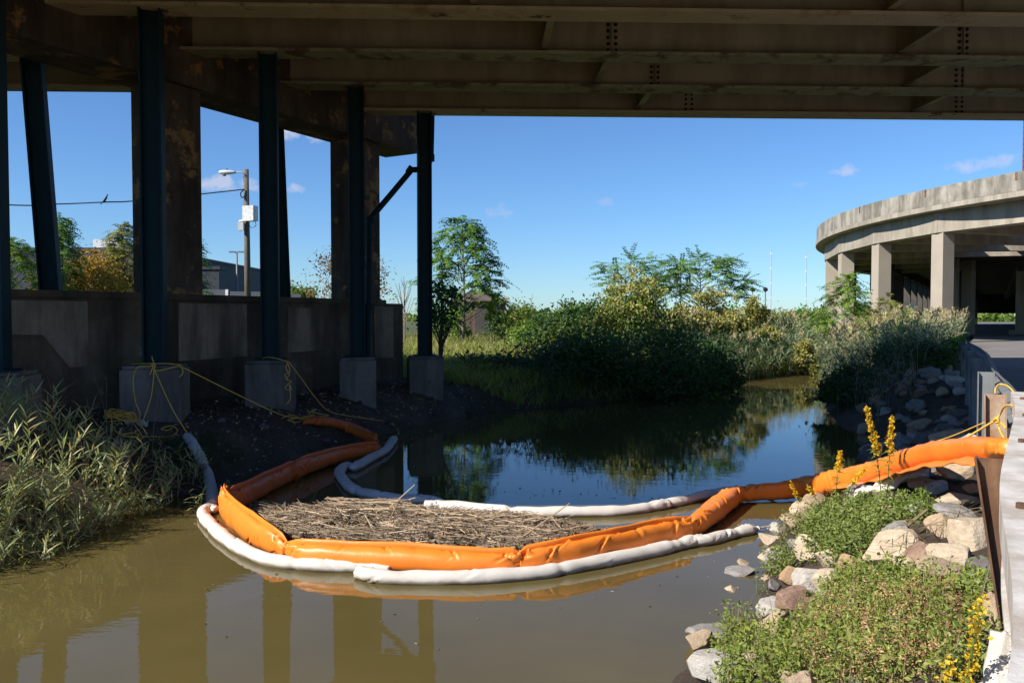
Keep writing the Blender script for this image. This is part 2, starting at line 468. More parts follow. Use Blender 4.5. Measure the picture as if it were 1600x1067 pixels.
def water_mat():
    m, N, L, b = new_mat('murky creek water')
    c = ramp(N, L, noise(N, L, .5, 3), [(.3, (.092, .072, .024)), (.7, (.115, .09, .031))])
    L.new(c, b.inputs['Base Color'])
    b.inputs['Roughness'].default_value = .015
    b.inputs['IOR'].default_value = 1.42
    b.inputs['Specular IOR Level'].default_value = .5
    g = N.new('ShaderNodeNewGeometry')
    n1 = noise(N, L, 1.0, 3, .5, g.outputs['Position'], (2.2, 5.0, 1))
    n2 = noise(N, L, 1.0, 2, .5, g.outputs['Position'], (9, 16, 1))
    calm = noise(N, L, .35, 2, .5)
    amp = N.new('ShaderNodeMapRange'); amp.inputs[1].default_value = .42; amp.inputs[2].default_value = .62; amp.inputs[3].default_value = .25; amp.inputs[4].default_value = 1
    L.new(calm, amp.inputs[0])
    a = N.new('ShaderNodeMath'); a.operation = 'MULTIPLY_ADD'; L.new(n2, a.inputs[0]); a.inputs[1].default_value = .22; L.new(n1, a.inputs[2])
    a2 = N.new('ShaderNodeMath'); a2.operation = 'MULTIPLY'; L.new(a.outputs[0], a2.inputs[0]); L.new(amp.outputs[0], a2.inputs[1])
    bump(N, L, b, a2.outputs[0], .022, .1)
    return m
M['water'] = water_mat()

def rock_mat(name, a, b_):
    return rough_mat(name, [(.28, tuple(v * .72 for v in a)), (.5, a), (.72, b_)], 3.2, .9, 11, .55, .03, spots=(tuple(v * .5 for v in a), 5, .68), obj=True)
ROCK = {
    'tan': rock_mat('tan stone', (.42, .31, .205), (.50, .385, .27)),
    'cream': rock_mat('cream stone', (.50, .40, .28), (.60, .49, .36)),
    'grey': rock_mat('grey stone', (.27, .25, .235), (.35, .33, .31)),
    'pale': rock_mat('pale grey stone', (.44, .405, .36), (.54, .50, .45)),
    'red': rock_mat('reddish brown stone', (.30, .185, .13), (.38, .26, .19)),
    'orange': rock_mat('orange tan stone', (.42, .27, .15), (.50, .35, .22)),
    'dark': rock_mat('dark grey stone', (.13, .115, .105), (.19, .17, .155)),
}

# ------------------------------------------------------------------ terrain
def W(X, Y): p = P(X, Y, z=0.0); return (p[0], p[1])
LEFT = [(-16, -14), (-9.5, 2), (-7.4, 6.2)] + [W(*q) for q in [(0, 860), (120, 820), (230, 785), (318, 765), (400, 740), (470, 712), (560, 690), (640, 668), (700, 655), (760, 644), (850, 636),
                                                            (950, 628), (1050, 616), (1110, 602), (1165, 592), (1235, 586), (1272, 581)]]
RIGHT = [W(*q) for q in [(1292, 592), (1292, 640), (1318, 668), (1400, 688), (1372, 728), (1300, 772), (1240, 805), (1208, 850), (1206, 905), (1178, 965), (1120, 1010), (1062, 1062)]] + [(.25, 4.2), (-.5, 2.2), (-1.6, -1), (-4, -14)]
CREEK = np.array(LEFT + RIGHT)

def seg_dist(px, py, pts, closed=False):
    pts = np.asarray(pts); n = len(pts)
    best = np.full(px.shape, 1e9)
    for i in range(n if closed else n - 1):
        a, b = pts[i], pts[(i + 1) % n]
        d = b - a; l2 = max(d @ d, 1e-9)
        t = np.clip(((px - a[0]) * d[0] + (py - a[1]) * d[1]) / l2, 0, 1)
        best = np.minimum(best, np.hypot(px - a[0] - t * d[0], py - a[1] - t * d[1]))
    return best
def inside(px, py, poly):
    r = np.zeros(px.shape, bool); n = len(poly)
    for i in range(n):
        x1, y1 = poly[i]; x2, y2 = poly[(i + 1) % n]
        if y1 == y2: continue
        c = ((y1 > py) != (y2 > py)) & (px < (x2 - x1) * (py - y1) / (y2 - y1) + x1)
        r ^= c
    return r
def sstep(a, b, x): t = np.clip((x - a) / (b - a), 0, 1); return t * t * (3 - 2 * t)

XW = -15.75            # front face line of the retaining wall: x = XW + .57 y
XC = -14.36            # line of the steel columns
def ground(x, y):
    x = np.asarray(x, float); y = np.asarray(y, float)
    dl, dr = seg_dist(x, y, LEFT), seg_dist(x, y, RIGHT)
    ins = inside(x, y, CREEK)
    hl = .95 * (1 - np.exp(-dl / .85))
    hr = 1.13 * np.minimum(1, sstep(-.35, 2.3, dr) * 1.08 - .08 * 0)
    hr = np.minimum(1.13, .05 + .52 * dr)
    w = sstep(-2, 2, dl - dr)
    h = hl * (1 - w) + hr * w
    behind = sstep(.5, 1.0, (XW + .57 * y) - x) * (1 - sstep(19, 24, y)) * sstep(-20, 2, y)
    h = h + behind * 1.75
    lump = (.05 * np.sin(2.1 * x + 1.3 * y) * np.sin(1.7 * y - .6 * x) + .03 * np.sin(5.3 * x) * np.sin(4.7 * y + 1))
    h = h + lump * (1 - w) * np.minimum(1, np.minimum(dl, 30) / .8) + .5 * lump * w * ((hr < 1.0) & ~ins)
    bed = -np.minimum(1.2, .5 * np.minimum(dl, dr))
    return np.where(ins, bed, h)
def H(x, y): return float(ground(np.array([x]), np.array([y]))[0])
def G(X, Y, lift=0.0):
    """the point of the terrain seen at photo pixel X, Y"""
    d = ray(X, Y)
    t = np.geomspace(2, 90, 1500)
    pts = np.array([0, 0, EYE]) + d * t[:, None]
    g = np.maximum(ground(pts[:, 0], pts[:, 1]), 0.0) + lift
    hit = np.argmax(pts[:, 2] <= g)
    return pts[hit] if (pts[:, 2] <= g).any() else P(X, Y, y=60)

def make_ground():
    xs = np.concatenate([-np.geomspace(1500, 26, 26), np.arange(-25, 30, .28), np.geomspace(30.3, 1500, 28)])
    ys = np.concatenate([-np.geomspace(400, 9, 12), np.arange(-8, 46, .28), np.geomspace(46.3, 2500, 34)])
    X, Y = np.meshgrid(xs, ys)
    Z = ground(X.ravel(), Y.ravel()).reshape(X.shape)
    mb = MB()
    mb.sheet(np.stack([X, Y, Z], -1))
    tag(mb.build('ground', M['soil'], smooth=True), kind='structure')
make_ground()
mb = MB()
mb.sheet([[(-22, -14, 0), (22, -14, 0)], [(-22, 48, 0), (22, 48, 0)]])
tag(mb.build('creek_water', M['water']), kind='structure')

# guard rail line and road
RAIL = np.array([(-1.5, -2.6), (-.05, 0.02), (.968, 1.5), (1.765, 2.85), (2.62, 4.16), (3.36, 5.3), (4.28, 6.85), (5.2, 8.5), (6.0, 10.0), (7.55, 12.7), (9.4, 16.0), (11.2, 19.5), (13.1, 23.2)])
def rail_pts(per=8): return catmull(np.c_[RAIL, np.zeros(len(RAIL))], per)
mb = MB()
rp = rail_pts(4)
tn = unit(np.gradient(rp, axis=0)); rn = np.c_[tn[:, 1], -tn[:, 0], np.zeros(len(tn))]
edge = rp + rn * .35
far_edge = [(16, 28.5), (19.5, 35), (30, 52), (62, 108), (120, 210)]
eds = np.vstack([edge[:, :2], far_edge])
rows = []
for e in eds:
    rows.append([(e[0], e[1], 1.15), (e[0] + 7, e[1] - 1.5, 1.16), (e[0] + 45, e[1] - 10, 1.15)])
mb.sheet(rows)
tag(mb.build('road', M['asphalt']), kind='structure')

# ------------------------------------------------------------------ the overpass
GD = unit(np.array([1, .034, 0])); GN = np.array([-GD[1], GD[0], 0])
UD = unit(np.array([.57, 1, 0])); UN = np.array([UD[1], -UD[0], 0])
HB = EYE + 5.36
ZK = [11.79, 14.13, 16.47, 18.81, 21.15]
def colp(z): return np.array([XC + .57 * z, z, 0])

ov = empty('overpass', (0, 14, 0), 'old highway overpass of long olive rust-flaked steel girders crossing high over the creek', 'overpass')
mb = MB()
c0 = colp(14.0)
def gl(p, t, o=0, z=0): return p + GD * t + GN * o + np.array([0, 0, z])
mb.obox(gl(colp(14.2), 20, 0, HB + 1.62), (GD, GN, (0, 0, 1)), (62, 8.55, .13))
for s in (-1, 1): mb.obox(gl(colp(14.2), 20, s * 8.35, HB + 2.2), (GD, GN, (0, 0, 1)), (62, .17, .45))
mb.build('deck', M['deck'], ov)
zs_all = [7.11, 9.45] + ZK
BOLT = None
for k, z in enumerate(zs_all):
    p = colp(z)
    mb = MB()
    L0, L1 = -2.6, 60
    mb.obox(gl(p, (L0 + L1) / 2, 0, HB + .76), (GD, GN, (0, 0, 1)), ((L1 - L0) / 2, .008, .735))
    mb.obox(gl(p, (L0 + L1) / 2, 0, HB + 1.46), (GD, GN, (0, 0, 1)), ((L1 - L0) / 2, .2, .022))
    gm = mb.build('girder', M['girder'], ov)
    mb = MB()
    mb.obox(gl(p, (L0 + L1) / 2, 0, HB + .012), (GD, GN, (0, 0, 1)), ((L1 - L0) / 2, .27, .03))
    mb.build('bottom_flange', M['flange_green'] if k in (4, 5) else M['flange'], gm)
    # bolted splices and web stiffeners
    if k in (4, 5, 6):
        for xx in ((1.98, 9.37), (3.28, 10.6), (4.6, 11.9))[k - 4]:
            t = (xx - p[0]) / GD[0]
            for i in range(2):
                for j in range(9):
                    c = gl(p, t + i * .16, -.02, HB + .14 + j * .13)
                    if BOLT is None:
                        mb = MB(); mb.tube([-.012 * GN, .012 * GN], .036, 8); BOLT = mb.mesh('bolt', M['black'])
                    o = bpy.data.objects.new('bolt', BOLT); col.objects.link(o); o.parent = gm; o.location = [float(q) for q in c - np.array(ov.location)]
    if k >= 1:
        q = colp(zs_all[k - 1])
        for xx0 in (8.05 - 22.2, 8.05 - 14.8, .66, 8.05, 15.4, 22.8):
            xx = xx0 + 1.32 * (k - 4)
            t = (xx - p[0]) / GD[0]
            if t < 1: continue
            dist = (z - zs_all[k - 1]) * (1 + .57 * .034)
            mb = MB()
            mb.obox(gl(p, t, -dist / 2, HB + .72), (GD, GN, (0, 0, 1)), (.012, dist / 2 - .02, .62))
            mb.obox(gl(p, t, -dist / 2, HB + .115), (GD, GN, (0, 0, 1)), (.07, dist / 2 - .02, .012))
            mb.build('diaphragm', M['girder'], gm)

# the next span, left of the bent
sp = empty('side_span', (-30, 15, 0), 'dark far span of the overpass left of the concrete bent', 'overpass')
for k, z in enumerate([9.9, 12.2, 14.5, 16.85, 19.15]):
    p = np.array([XW - 1.2 + .57 * z, z, 0])
    mb = MB()
    mb.obox(gl(p, -15.2, 0, HB + .8), (GD, GN, (0, 0, 1)), (15, .01, .73))
    gm = mb.build('girder', M['girder'], sp)
    mb = MB()
    mb.obox(gl(p, -15.2, 0, HB + .03), (GD, GN, (0, 0, 1)), (15, .25, .028))
    mb.build('bottom_flange', M['flange'], gm)
mb = MB()
mb.obox((-28.5, 13, HB + 1.75), (GD, GN, (0, 0, 1)), (21, 7, .12))
mb.build('deck', M['deck'], sp)

# steel columns on pedestals
COLS = ['dark teal steel column rising at the left picture edge on the nearest pedestal', 'thick teal steel column on the pedestal hung with yellow rope loops',
        'teal steel column in front of the street lamp, second pedestal with rope', 'teal steel column covering the wide concrete pier, without any rope',
        'lone teal steel column against the open sky at the end of the row']
PEDS = ['squat concrete block under the column at the left picture edge', 'concrete pedestal block wrapped with yellow rope and rope loops', 'concrete pedestal block with a knotted tangle of yellow rope on its right corner',
        'plain concrete pedestal block in front of the wide pier', 'farthest concrete pedestal block beside the tall green grass']
for k, z in enumerate(ZK):
    p = colp(z); g = H(p[0], p[1])
    ptop = EYE - [.86, .90, .94, 1.0, 1.08][k]
    ph = [.50, .50, .48, .42, .45][k]; pw = ph * .84
    mb = MB()
    c, s = math.cos(R(12)), math.sin(R(12))
    A, B = np.array([c, s, 0]), np.array([-s, c, 0])
    mb.obox(p + [0, 0, (g - .4 + ptop) / 2], (A, B, (0, 0, 1)), (ph, pw, (ptop - g + .4) / 2))
    mb.obox(p + [0, 0, ptop + .03], (A, B, (0, 0, 1)), (ph - .03, pw - .03, .03))
    o = mb.build('concrete_pedestal', M['pedestal'], None, origin=(p[0], p[1], g))
    tag(o, PEDS[k], 'pedestal', 'pedestals under the steel columns')
    bv = o.modifiers.new('bevel', 'BEVEL'); bv.width = .03; bv.segments = 2
    t = empty('steel_column', (p[0], p[1], ptop + .06), COLS[k], 'column', 'steel columns along the bank')
    mb = MB()
    z0, z1 = ptop + .09, HB - .02
    for sg in (-1, 1): mb.obox(p + A * sg * .165 + [0, 0, (z0 + z1) / 2], (A, B, (0, 0, 1)), (.016, .17, (z1 - z0) / 2))
    mb.obox(p + [0, 0, (z0 + z1) / 2], (A, B, (0, 0, 1)), (.15, .012, (z1 - z0) / 2))
    mb.build('shaft', M['teal'], t)
    mb = MB(); mb.obox(p + [0, 0, ptop + .076], (A, B, (0, 0, 1)), (.29, .27, .015)); mb.build('base_plate', M['teal'], t)

# concrete bent: cap beam and piers, on the retaining wall
WT = EYE + .42
def wallp(z, o=0): return np.array([XW + .57 * z, z, 0]) - UN * o
bt = empty('concrete_bent', wallp(17, .6), 'rust stained concrete frame with a deep cap beam on wide square piers', 'bridge bent')
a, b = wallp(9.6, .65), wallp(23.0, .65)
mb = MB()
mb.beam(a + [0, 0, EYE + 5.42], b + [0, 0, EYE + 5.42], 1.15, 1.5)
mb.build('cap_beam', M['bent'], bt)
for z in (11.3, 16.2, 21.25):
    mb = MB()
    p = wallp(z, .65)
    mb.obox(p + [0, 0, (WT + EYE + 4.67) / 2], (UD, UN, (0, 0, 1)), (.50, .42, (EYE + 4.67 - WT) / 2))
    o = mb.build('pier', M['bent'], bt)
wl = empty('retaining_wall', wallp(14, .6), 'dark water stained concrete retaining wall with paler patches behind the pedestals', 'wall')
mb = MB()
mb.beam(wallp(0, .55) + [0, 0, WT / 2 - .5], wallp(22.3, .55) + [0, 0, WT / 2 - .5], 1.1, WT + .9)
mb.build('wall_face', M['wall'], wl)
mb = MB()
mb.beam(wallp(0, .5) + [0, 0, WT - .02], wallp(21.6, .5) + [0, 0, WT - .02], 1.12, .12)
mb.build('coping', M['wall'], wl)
def patch(poly):
    """paler repair slab cast on the wall's face: corners as (distance along, height)"""
    mb = MB()
    n = len(poly)
    f = [wallp(q[0], -.03) + [0, 0, q[1]] for q in poly]; bk = [wallp(q[0], .02) + [0, 0, q[1]] for q in poly]
    mb.add(np.array(f + bk), [tuple(range(n)), tuple(range(2 * n - 1, n - 1, -1))] + [(i, n + i, n + (i + 1) % n, (i + 1) % n) for i in range(n)])
    mb.build('pale_patch', M['patch'], wl)
patch([(12.95, WT - .14), (14.3, WT - .14), (14.3, 1.72), (14.0, 1.72), (13.6, 2.3), (12.95, 2.32)])
patch([(15.95, WT - .14), (17.45, WT - .14), (17.45, 1.75), (15.95, 1.72)])
patch([(18.5, WT - .2), (19.5, WT - .2), (19.5, 1.8), (18.5, 1.78)])
patch([(21.2, WT - .14), (21.9, WT - .14), (21.9, 1.5), (21.2, 1.5)])

# leaning steel posts behind the wall
for k, (z, lab) in enumerate([(15.3, 'leaning dark steel post standing behind the wall, left of the rope column'), (20.5, 'leaning dark steel post half hidden behind the column by the street lamp')]):
    p = np.array([-17.5 + .57 * z, z, H(-17.5 + .57 * z, z)])
    t = empty('leaning_post', p, lab, 'post', 'leaning steel posts behind the wall')
    top = p + np.array([-.20 if k == 0 else -.12, -.25, HB - p[2] + .1])
    mb = MB()
    A, B = np.array([.97, .24, 0]), np.array([-.24, .97, 0])
    d = unit(top - p)
    for sg in (-1, 1): mb.beam(p + A * sg * .16, top + A * sg * .16, .26, .03, up=A)
    mb.beam(p, top, .025, .31, up=A)
    mb.build('shaft', M['teal'], t)
    mb = MB(); mb.obox(p + [0, 0, .015], (A, B, (0, 0, 1)), (.28, .28, .03)); mb.build('base_plate', M['teal'], t)

# drain pipe at the last column
t = empty('drain_pipe', (-3.8, 20.3, 1.0), 'dark drain pipe running from the girder end diagonally down the wide pier', 'pipe')
y5 = 21.35
def dp(X, Y, y): return P(X, Y, y=y)
mb = MB()
mb.tube(catmull([dp(675, 178, y5 + .3), dp(674, 225, y5 + .3), dp(673, 246, y5 + .3), dp(668, 257, y5 + .25), dp(652, 265, y5 - .1), dp(643, 266, y5 - .3), dp(636, 274, y5 - .4), dp(610, 305, 20.6), dp(583, 337, 20.1), dp(577, 348, 20.0), dp(577, 370, 20.0), dp(576, 470, 20.0), dp(574, 565, 20.0)], 5), .075, 10)
mb.build('pipe_run', M['teal'], t, smooth=True)
for (X, Y, y, d) in [(641, 266, y5 - .32, (1, .2, -.7)), (579, 344, 20.05, (.2, .1, -1)), (673, 247, y5 + .3, (0, 0, -1)), (576, 480, 20.0, (0, 0, -1))]:
    mb = MB(); c = dp(X, Y, y); d = unit(np.array(d)) * .09
    mb.tube([c - d, c + d], .105, 12); mb.build('coupling', M['teal'], t)

# ------------------------------------------------------------------ curved concrete ramp
RC = np.array([47.2, 54.0]); RR = 24.0
def rpos(phi, r): return np.array([RC[0] - r * math.cos(phi), RC[1] - r * math.sin(phi), 0])
PH1 = R(19.6)
def rbot(phi): return EYE + 4.8 + (phi - PH1) * RR * .03
rp_ = empty('curved_ramp', (RC[0] - RR, RC[1], 1.1), 'curved pale concrete highway ramp with streaked parapet on square columns', 'ramp')
def ring(prof, ph0, ph1, n=72):
    rows = []
    for i in range(n + 1):
        ph = ph0 + (ph1 - ph0) * i / n
        rows.append([rpos(ph, r) + [0, 0, rbot(ph) + h] for r, h in prof])
    return rows
PA, PB = R(-75), R(75)
mb = MB(); mb.sheet(ring([(RR + .98, 1.49), (RR + .98, 2.46), (RR + .72, 2.47), (RR + .66, 1.49)][::-1], PA, PB), True, cap=True)
mb.build('parapet', M['parapet'], rp_)
mb = MB(); mb.sheet(ring([(RR + 1.04, 1.19), (RR + 1.04, 1.47), (RR - 9.2, 1.47), (RR - 9.2, 1.05), (RR + .2, 1.17)][::-1], PA, PB), True, cap=True)
mb.build('deck', M['ramp'], rp_)
STEP = R(12.42)
phs = [PH1 + STEP * k for k in (-6, -5, -4, -3, -2, -1, 0, 2, 4)]
for k, ph in enumerate(phs):
    nrm = -np.array([math.cos(ph), math.sin(ph), 0]); tg = np.array([math.sin(ph), -math.cos(ph), 0])
    for r, w in ((RR - .1, .42), (RR - 8.2, .4))[:2 if k < 3 else 1]:
        p = rpos(ph, r)
        mb = MB()
        mb.obox(p + [0, 0, (.9 + rbot(ph)) / 2], (nrm, tg, (0, 0, 1)), (w, w * .95, (rbot(ph) - .9) / 2))
        o = mb.build('column', M['rampcol'], rp_)
    mb = MB()
    mb.beam(rpos(ph, RR - .62) + [0, 0, rbot(ph) + .56], rpos(ph, RR - (8.6 if k < 3 else 15.5)) + [0, 0, rbot(ph) + .52], .7, .98)
    mb.build('cross_beam', M['ramp'], rp_)
    if k + 1 < len(phs):
        ph2 = phs[k + 1]
        sub = 1
        a, b = rpos(ph, RR - .1), rpos(ph2, RR - .1)
        d = unit(b - a); ov_ = .14
        mb = MB()
        # side beam: a straight chord from column to column
        n = np.array([d[1], -d[0], 0])
        s = .52
        q = []
        for (e, ph_) in ((a - d * ov_, ph), (b + d * ov_, ph2)):
            z = rbot(ph_)
            q.append([e - n * s + [0, 0, z], e + n * s + [0, 0, z], e + n * s + [0, 0, z + 1.18], e - n * s + [0, 0, z + 1.18]])
        mb.sheet(np.array(q), True, cap=True)
        mb.build('side_beam', M['ramp'], rp_)
for ph in (R(5.5), R(19), R(31)):
    mb = MB()
    c = rpos(ph, RR + .975)
    mb.obox(c + [0, 0, rbot(ph) + 2.26], (-np.array([math.cos(ph), math.sin(ph), 0]), np.array([math.sin(ph), -math.cos(ph), 0]), (0, 0, 1)), (.03, .05, .2))
    mb.build('rust_stained_joint', M['rust'], rp_)

# elevated deck beyond it, over the parking area
FD = unit(np.array([.604, 1, 0])); FN = np.array([FD[1], -FD[0], 0])
def fp(c, z, h=0): return np.array([c + .604 * z, z, h])
ed = empty('elevated_deck', fp(-2, 90, 1.1), 'dark low highway deck on rows of columns with yellow bases beyond the curved ramp', 'overpass')
mb = MB()
poly = [fp(-10.5, 66), fp(0, 60), fp(7, 46), fp(20, 40), fp(20, 170), fp(-10.5, 170)]
mb.prism([q[:2] for q in poly], 7.3, 8.6); mb.build('deck', M['deepdark'], ed)
for c in (-9, -4.2, 2.2, 11.5):
    mb = MB(); mb.beam(fp(c, 64, 6.85), fp(c, 168, 6.85), .7, .88); mb.build('long_beam', M['deepdark'], ed)
    for z in np.arange(67, 166, 6.5):
        if c == 2.2 and z > 69: continue
        if c < -9.5 and z > 110: continue
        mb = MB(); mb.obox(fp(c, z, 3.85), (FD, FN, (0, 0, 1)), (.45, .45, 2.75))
        o = mb.build('column', M['ramp'] if c > 0 else M['deepdark'], ed)  # inner rows get a darker colour standing in for the ramp's shade
        if c in (-4.2, -9) :
            mb = MB(); mb.obox(fp(c, z, 1.75), (FD, FN, (0, 0, 1)), (.47, .47, .55)); mb.build('yellow_base', M['yellow'], o)
mb = MB(); mb.beam(fp(-10.4, 168.5, 5.35), fp(14, 168.5, 5.35), .5, 3.9); mb.build('end_wall', M['deepdark'], ed)
mb = MB(); mb.beam(fp(12.6, 62, 3.9), fp(12.6, 168, 3.9), .4, 5.6); mb.build('side_wall', M['deepdark'], ed)
mb = MB(); mb.obox(fp(2.2, 67, 1.3), (FD, FN, (0, 0, 1)), (.9, .9, .22)); mb.build('footing', M['ramp'], ed)

# white notice boards among the columns
for (X, Y, w, h, y, lab) in [(1423, 481, 13, 14, 52, 'blank white rectangular sign board on a post under the curved ramp'), (1441, 497, 7, 8, 53, 'small white sign board low among the ramp columns')]:
    c = P(X, Y, y=y); t = empty('sign_board', (c[0], c[1], 1.13), lab, 'sign')
    mb = MB(); mb.box((c[0] - w * y / 2500, y - .02, c[2] - h * y / 2500), (c[0] + w * y / 2500, y + .02, c[2] + h * y / 2500)); mb.build('panel', M['sign'], t)
    mb = MB(); mb.box((c[0] - .04, y + .025, 1.1), (c[0] + .04, y + .1, c[2])); mb.build('post', M['greysteel'], t)

# brick building at the right picture edge
t = empty('brick_building', (52, 80, 1), 'tall red brick building at the far right above the curved ramp', 'building')
mb = MB(); mb.prism([(50.72, 80), (64, 80), (73, 94), (60.0, 94)], .8, 27); o = mb.build('wall', M['brick'], t)
mb = MB(); mb.prism([(50.65, 79.8), (64.1, 79.8), (73.2, 94.2), (60.2, 94.2)], 27, 27.5); mb.build('coping', M['ramp'], t)
for zz in (6, 11, 16.5, 21):
    for xx in (54, 58, 62):
        mb = MB(); mb.box((xx - .7, 79.95, zz), (xx + .7, 80.05, zz + 2.2)); wn = mb.build('window', M['greysteel'], t)

# ------------------------------------------------------------------ far left: lamp poles, buildings, wire, bird
yp = 45.0
b0 = P(387, 462, y=yp); top = P(384.5, 265, y=yp)
gp = H(b0[0], b0[1])
t = empty('utility_pole', (b0[0], yp, gp), 'wooden utility pole with a cobra head street lamp and a white box', 'utility pole')
mb = MB(); mb.tube([(b0[0] + .02, yp, gp - .1), top], [.19, .14], 10); mb.build('wooden_pole', M['wood'], t, smooth=True)
mb = MB(); mb.tube(catmull([P(384, 277, y=yp - .1), P(379, 270, y=yp - .2), P(366, 269, y=yp - .25)], 5), .035, 8); mb.build('lamp_arm', M['lamp'], t, smooth=True)
mb = MB()
c = P(356, 270, y=yp - .25)
hd = [(-.5, .02, .05), (-.46, .1, .09), (-.25, .15, .13), (.1, .14, .12), (.36, .08, .08), (.45, .04, .05)]
rows = []
for dx, ry, rz in hd:
    an = np.arange(14) * 2 * math.pi / 14
    rows.append(np.stack([np.full(14, c[0] + dx), c[1] + ry * np.cos(an), c[2] + .02 + rz * np.sin(an)], 1))
mb.sheet(rows, True, cap=True); lh = mb.build('lamp_head', M['lamp'], t, smooth=True)
mb = MB(); mb.tube([c + [-.2, 0, -.1], c + [-.2, 0, -.19]], [.13, .08], 12); mb.build('lamp_lens', M['glass'], lh)
mb = MB(); mb.tube([c + [-.05, 0, .12], c + [-.05, 0, .22]], .05, 8); mb.build('photocell', M['greysteel'], lh)
c = P(391, 334, y=yp - .3); mb = MB(); mb.obox(c, (unit(np.array([1, -.35, 0])), unit(np.array([.35, 1, 0])), (0, 0, 1)), (.36, .22, .42)); bx = mb.build('equipment_box', M['lamp'], t)
c = P(377, 354, y=yp - .3); mb = MB(); mb.obox(c, np.eye(3), (.15, .12, .22)); mb.tube([c + [-.1, 0, .25], c + [.12, 0, .3]], .1, 8); mb.build('small_box', M['lamp'], t)
mb = MB(); mb.tube(catmull([P(398, 345, y=yp - .3), P(400, 352, y=yp - .3), P(394, 356, y=yp - .25), P(388, 352, y=yp - .2)], 5), .018, 5); mb.build('cable', M['black'], t)
mb = MB(); mb.tube(catmull([P(382, 296, y=yp - .2), P(376, 302, y=yp - .25), P(378, 309, y=yp - .25), P(383, 306, y=yp - .2)], 5), .03, 5); mb.build('cable', M['black'], t)
mb = MB(); mb.tube(catmull([P(382, 296, y=yp - .2), P(300, 305, y=44), P(206, 314.5, y=43), P(165, 316, y=42.5), P(90, 319, y=42), P(5, 320, y=41), P(-300, 300, y=38)], 8), .035, 6)
tag(mb.build('overhead_wire', M['black'], None, origin=P(90, 319, y=42)), 'thin dark overhead wire running left from the utility pole', 'wire')
# bird: one continuous body, perched and looking right
c = P(165, 314, y=42.45)
prof = [(-.30, -.26, .012), (-.22, -.19, .03), (-.13, -.10, .05), (-.04, .0, .085), (.03, .08, .09), (.07, .15, .07), (.085, .2, .055), (.095, .235, .05), (.11, .26, .035), (.14, .265, .012), (.165, .262, .004)]
rows = []
for dx, dz, r in prof:
    an = np.arange(10) * 2 * math.pi / 10
    rows.append(np.stack([c[0] + dx + 0 * an, c[1] + r * .9 * np.cos(an), c[2] + .06 + dz + r * np.sin(an)], 1))
mb = MB(); mb.sheet(rows, True, cap=True)
for s in (-.02, .02): mb.tube([c + [.0, s, .05], c + [.0, s, -.05]], .008, 5)
tag(mb.build('bird', M['bird'], None, smooth=True, origin=c), 'small dark bird perched on the overhead wire', 'bird')
# double headed light pole far behind
y2 = 110.0; c = P(370, 394, y=y2); gp = H(c[0], y2)
t = empty('light_pole', (c[0], y2, gp), 'slim grey light pole with two flat heads behind the utility pole', 'light pole')
mb = MB(); mb.tube([(c[0], y2, gp), c], [.16, .12], 8); mb.build('pole', M['greysteel'], t, smooth=True)
for s in (-1, 1):
    mb = MB(); mb.obox(c + [s * .6, 0, .02], np.eye(3), (.42, .2, .09)); mb.build('lamp_head', M['greysteel'], t)

def flat_building(name, label, X0, X1, Ytop, y, depth, m, units=()):
    a, b = P(X0, Ytop, y=y), P(X1, Ytop, y=y)
    t = empty(name, ((a[0] + b[0]) / 2, y, 1), label, 'building')
    mb = MB(); mb.box((a[0], y, .6), (b[0], y + depth, a[2])); mb.build('wall', m, t)
    mb = MB(); mb.box((a[0] - .15, y - .15, a[2]), (b[0] + .15, y + depth + .15, a[2] + .35)); mb.build('parapet', m, t)
    for (X, w, h) in units:
        c = P(X, Ytop, y=y + 4); mb = MB(); mb.box((c[0] - w / 2, y + 4, a[2] + .36), (c[0] + w / 2, y + 7, a[2] + .35 + h)); mb.build('roof_unit', M['bldglight'], t)
    return t
flat_building('warehouse', 'long dark grey flat roofed warehouse behind the yellowing trees', -150, 232, 392, 88, 40, M['bldg'], [(166, 3, 1.3)])
flat_building('dark_shed', 'dark blue grey shed between the pier and the utility pole', 292, 342, 421, 92, 2.5, M['bldg'])
# low board fence along the lot
a, b = P(304, 452, y=60), P(470, 462, y=52)
t = empty('board_fence', (a[0], a[1], H(a[0], a[1])), 'low dark board fence with white posts below the utility pole', 'fence')
for f0, f1 in ((0, .34), (.35, .67), (.68, 1)):
    p0, p1 = a + (b - a) * f0, a + (b - a) * f1
    g0 = .8
    mb = MB(); mb.beam([p0[0], p0[1], (p0[2] + g0) / 2], [p1[0], p1[1], (p1[2] + g0) / 2], .06, p0[2] - g0); mb.build('fence_panel', M['bldg'], t)
for f in (0.0, .345, .675):
    p0 = a + (b - a) * f; mb = MB(); mb.box((p0[0] - .1, p0[1] - .25, .8), (p0[0] + .1, p0[1] - .1, p0[2] + .12)); mb.build('fence_post', M['sign'], t)

# shack in the grass
ys = 56.0
a, b = P(697, 466, y=ys), P(793, 466, y=ys)
g = H(a[0], ys); cx = (a[0] + b[0]) / 2
t = empty('wooden_shack', (cx, ys, g), 'weathered brown wooden shack with a low hipped roof in the grass', 'shack')
mb = MB()
hw, hd_ = (b[0] - a[0]) / 2 - .15, 2.0
wz = P(700, 471, y=ys)[2]
mb.box((cx - hw, ys, g - .2), (cx + hw, ys + 2 * hd_, wz)); mb.build('wall', M['shackwood'], t)
mb = MB(); mb.box((cx - .1, ys - .03, g), (cx + .9, ys + .03, wz - .3)); mb.build('door', M['deepdark'], t)
mb = MB()
rz = P(745, 458, y=ys)[2]
v = [(cx - hw - .25, ys - .3, wz - .03), (cx + hw + .25, ys - .3, wz - .03), (cx + hw + .25, ys + 4.3, wz - .03), (cx - hw - .25, ys + 4.3, wz - .03), (cx - .5, ys + 2, rz + .25), (cx + .5, ys + 2, rz + .25)]
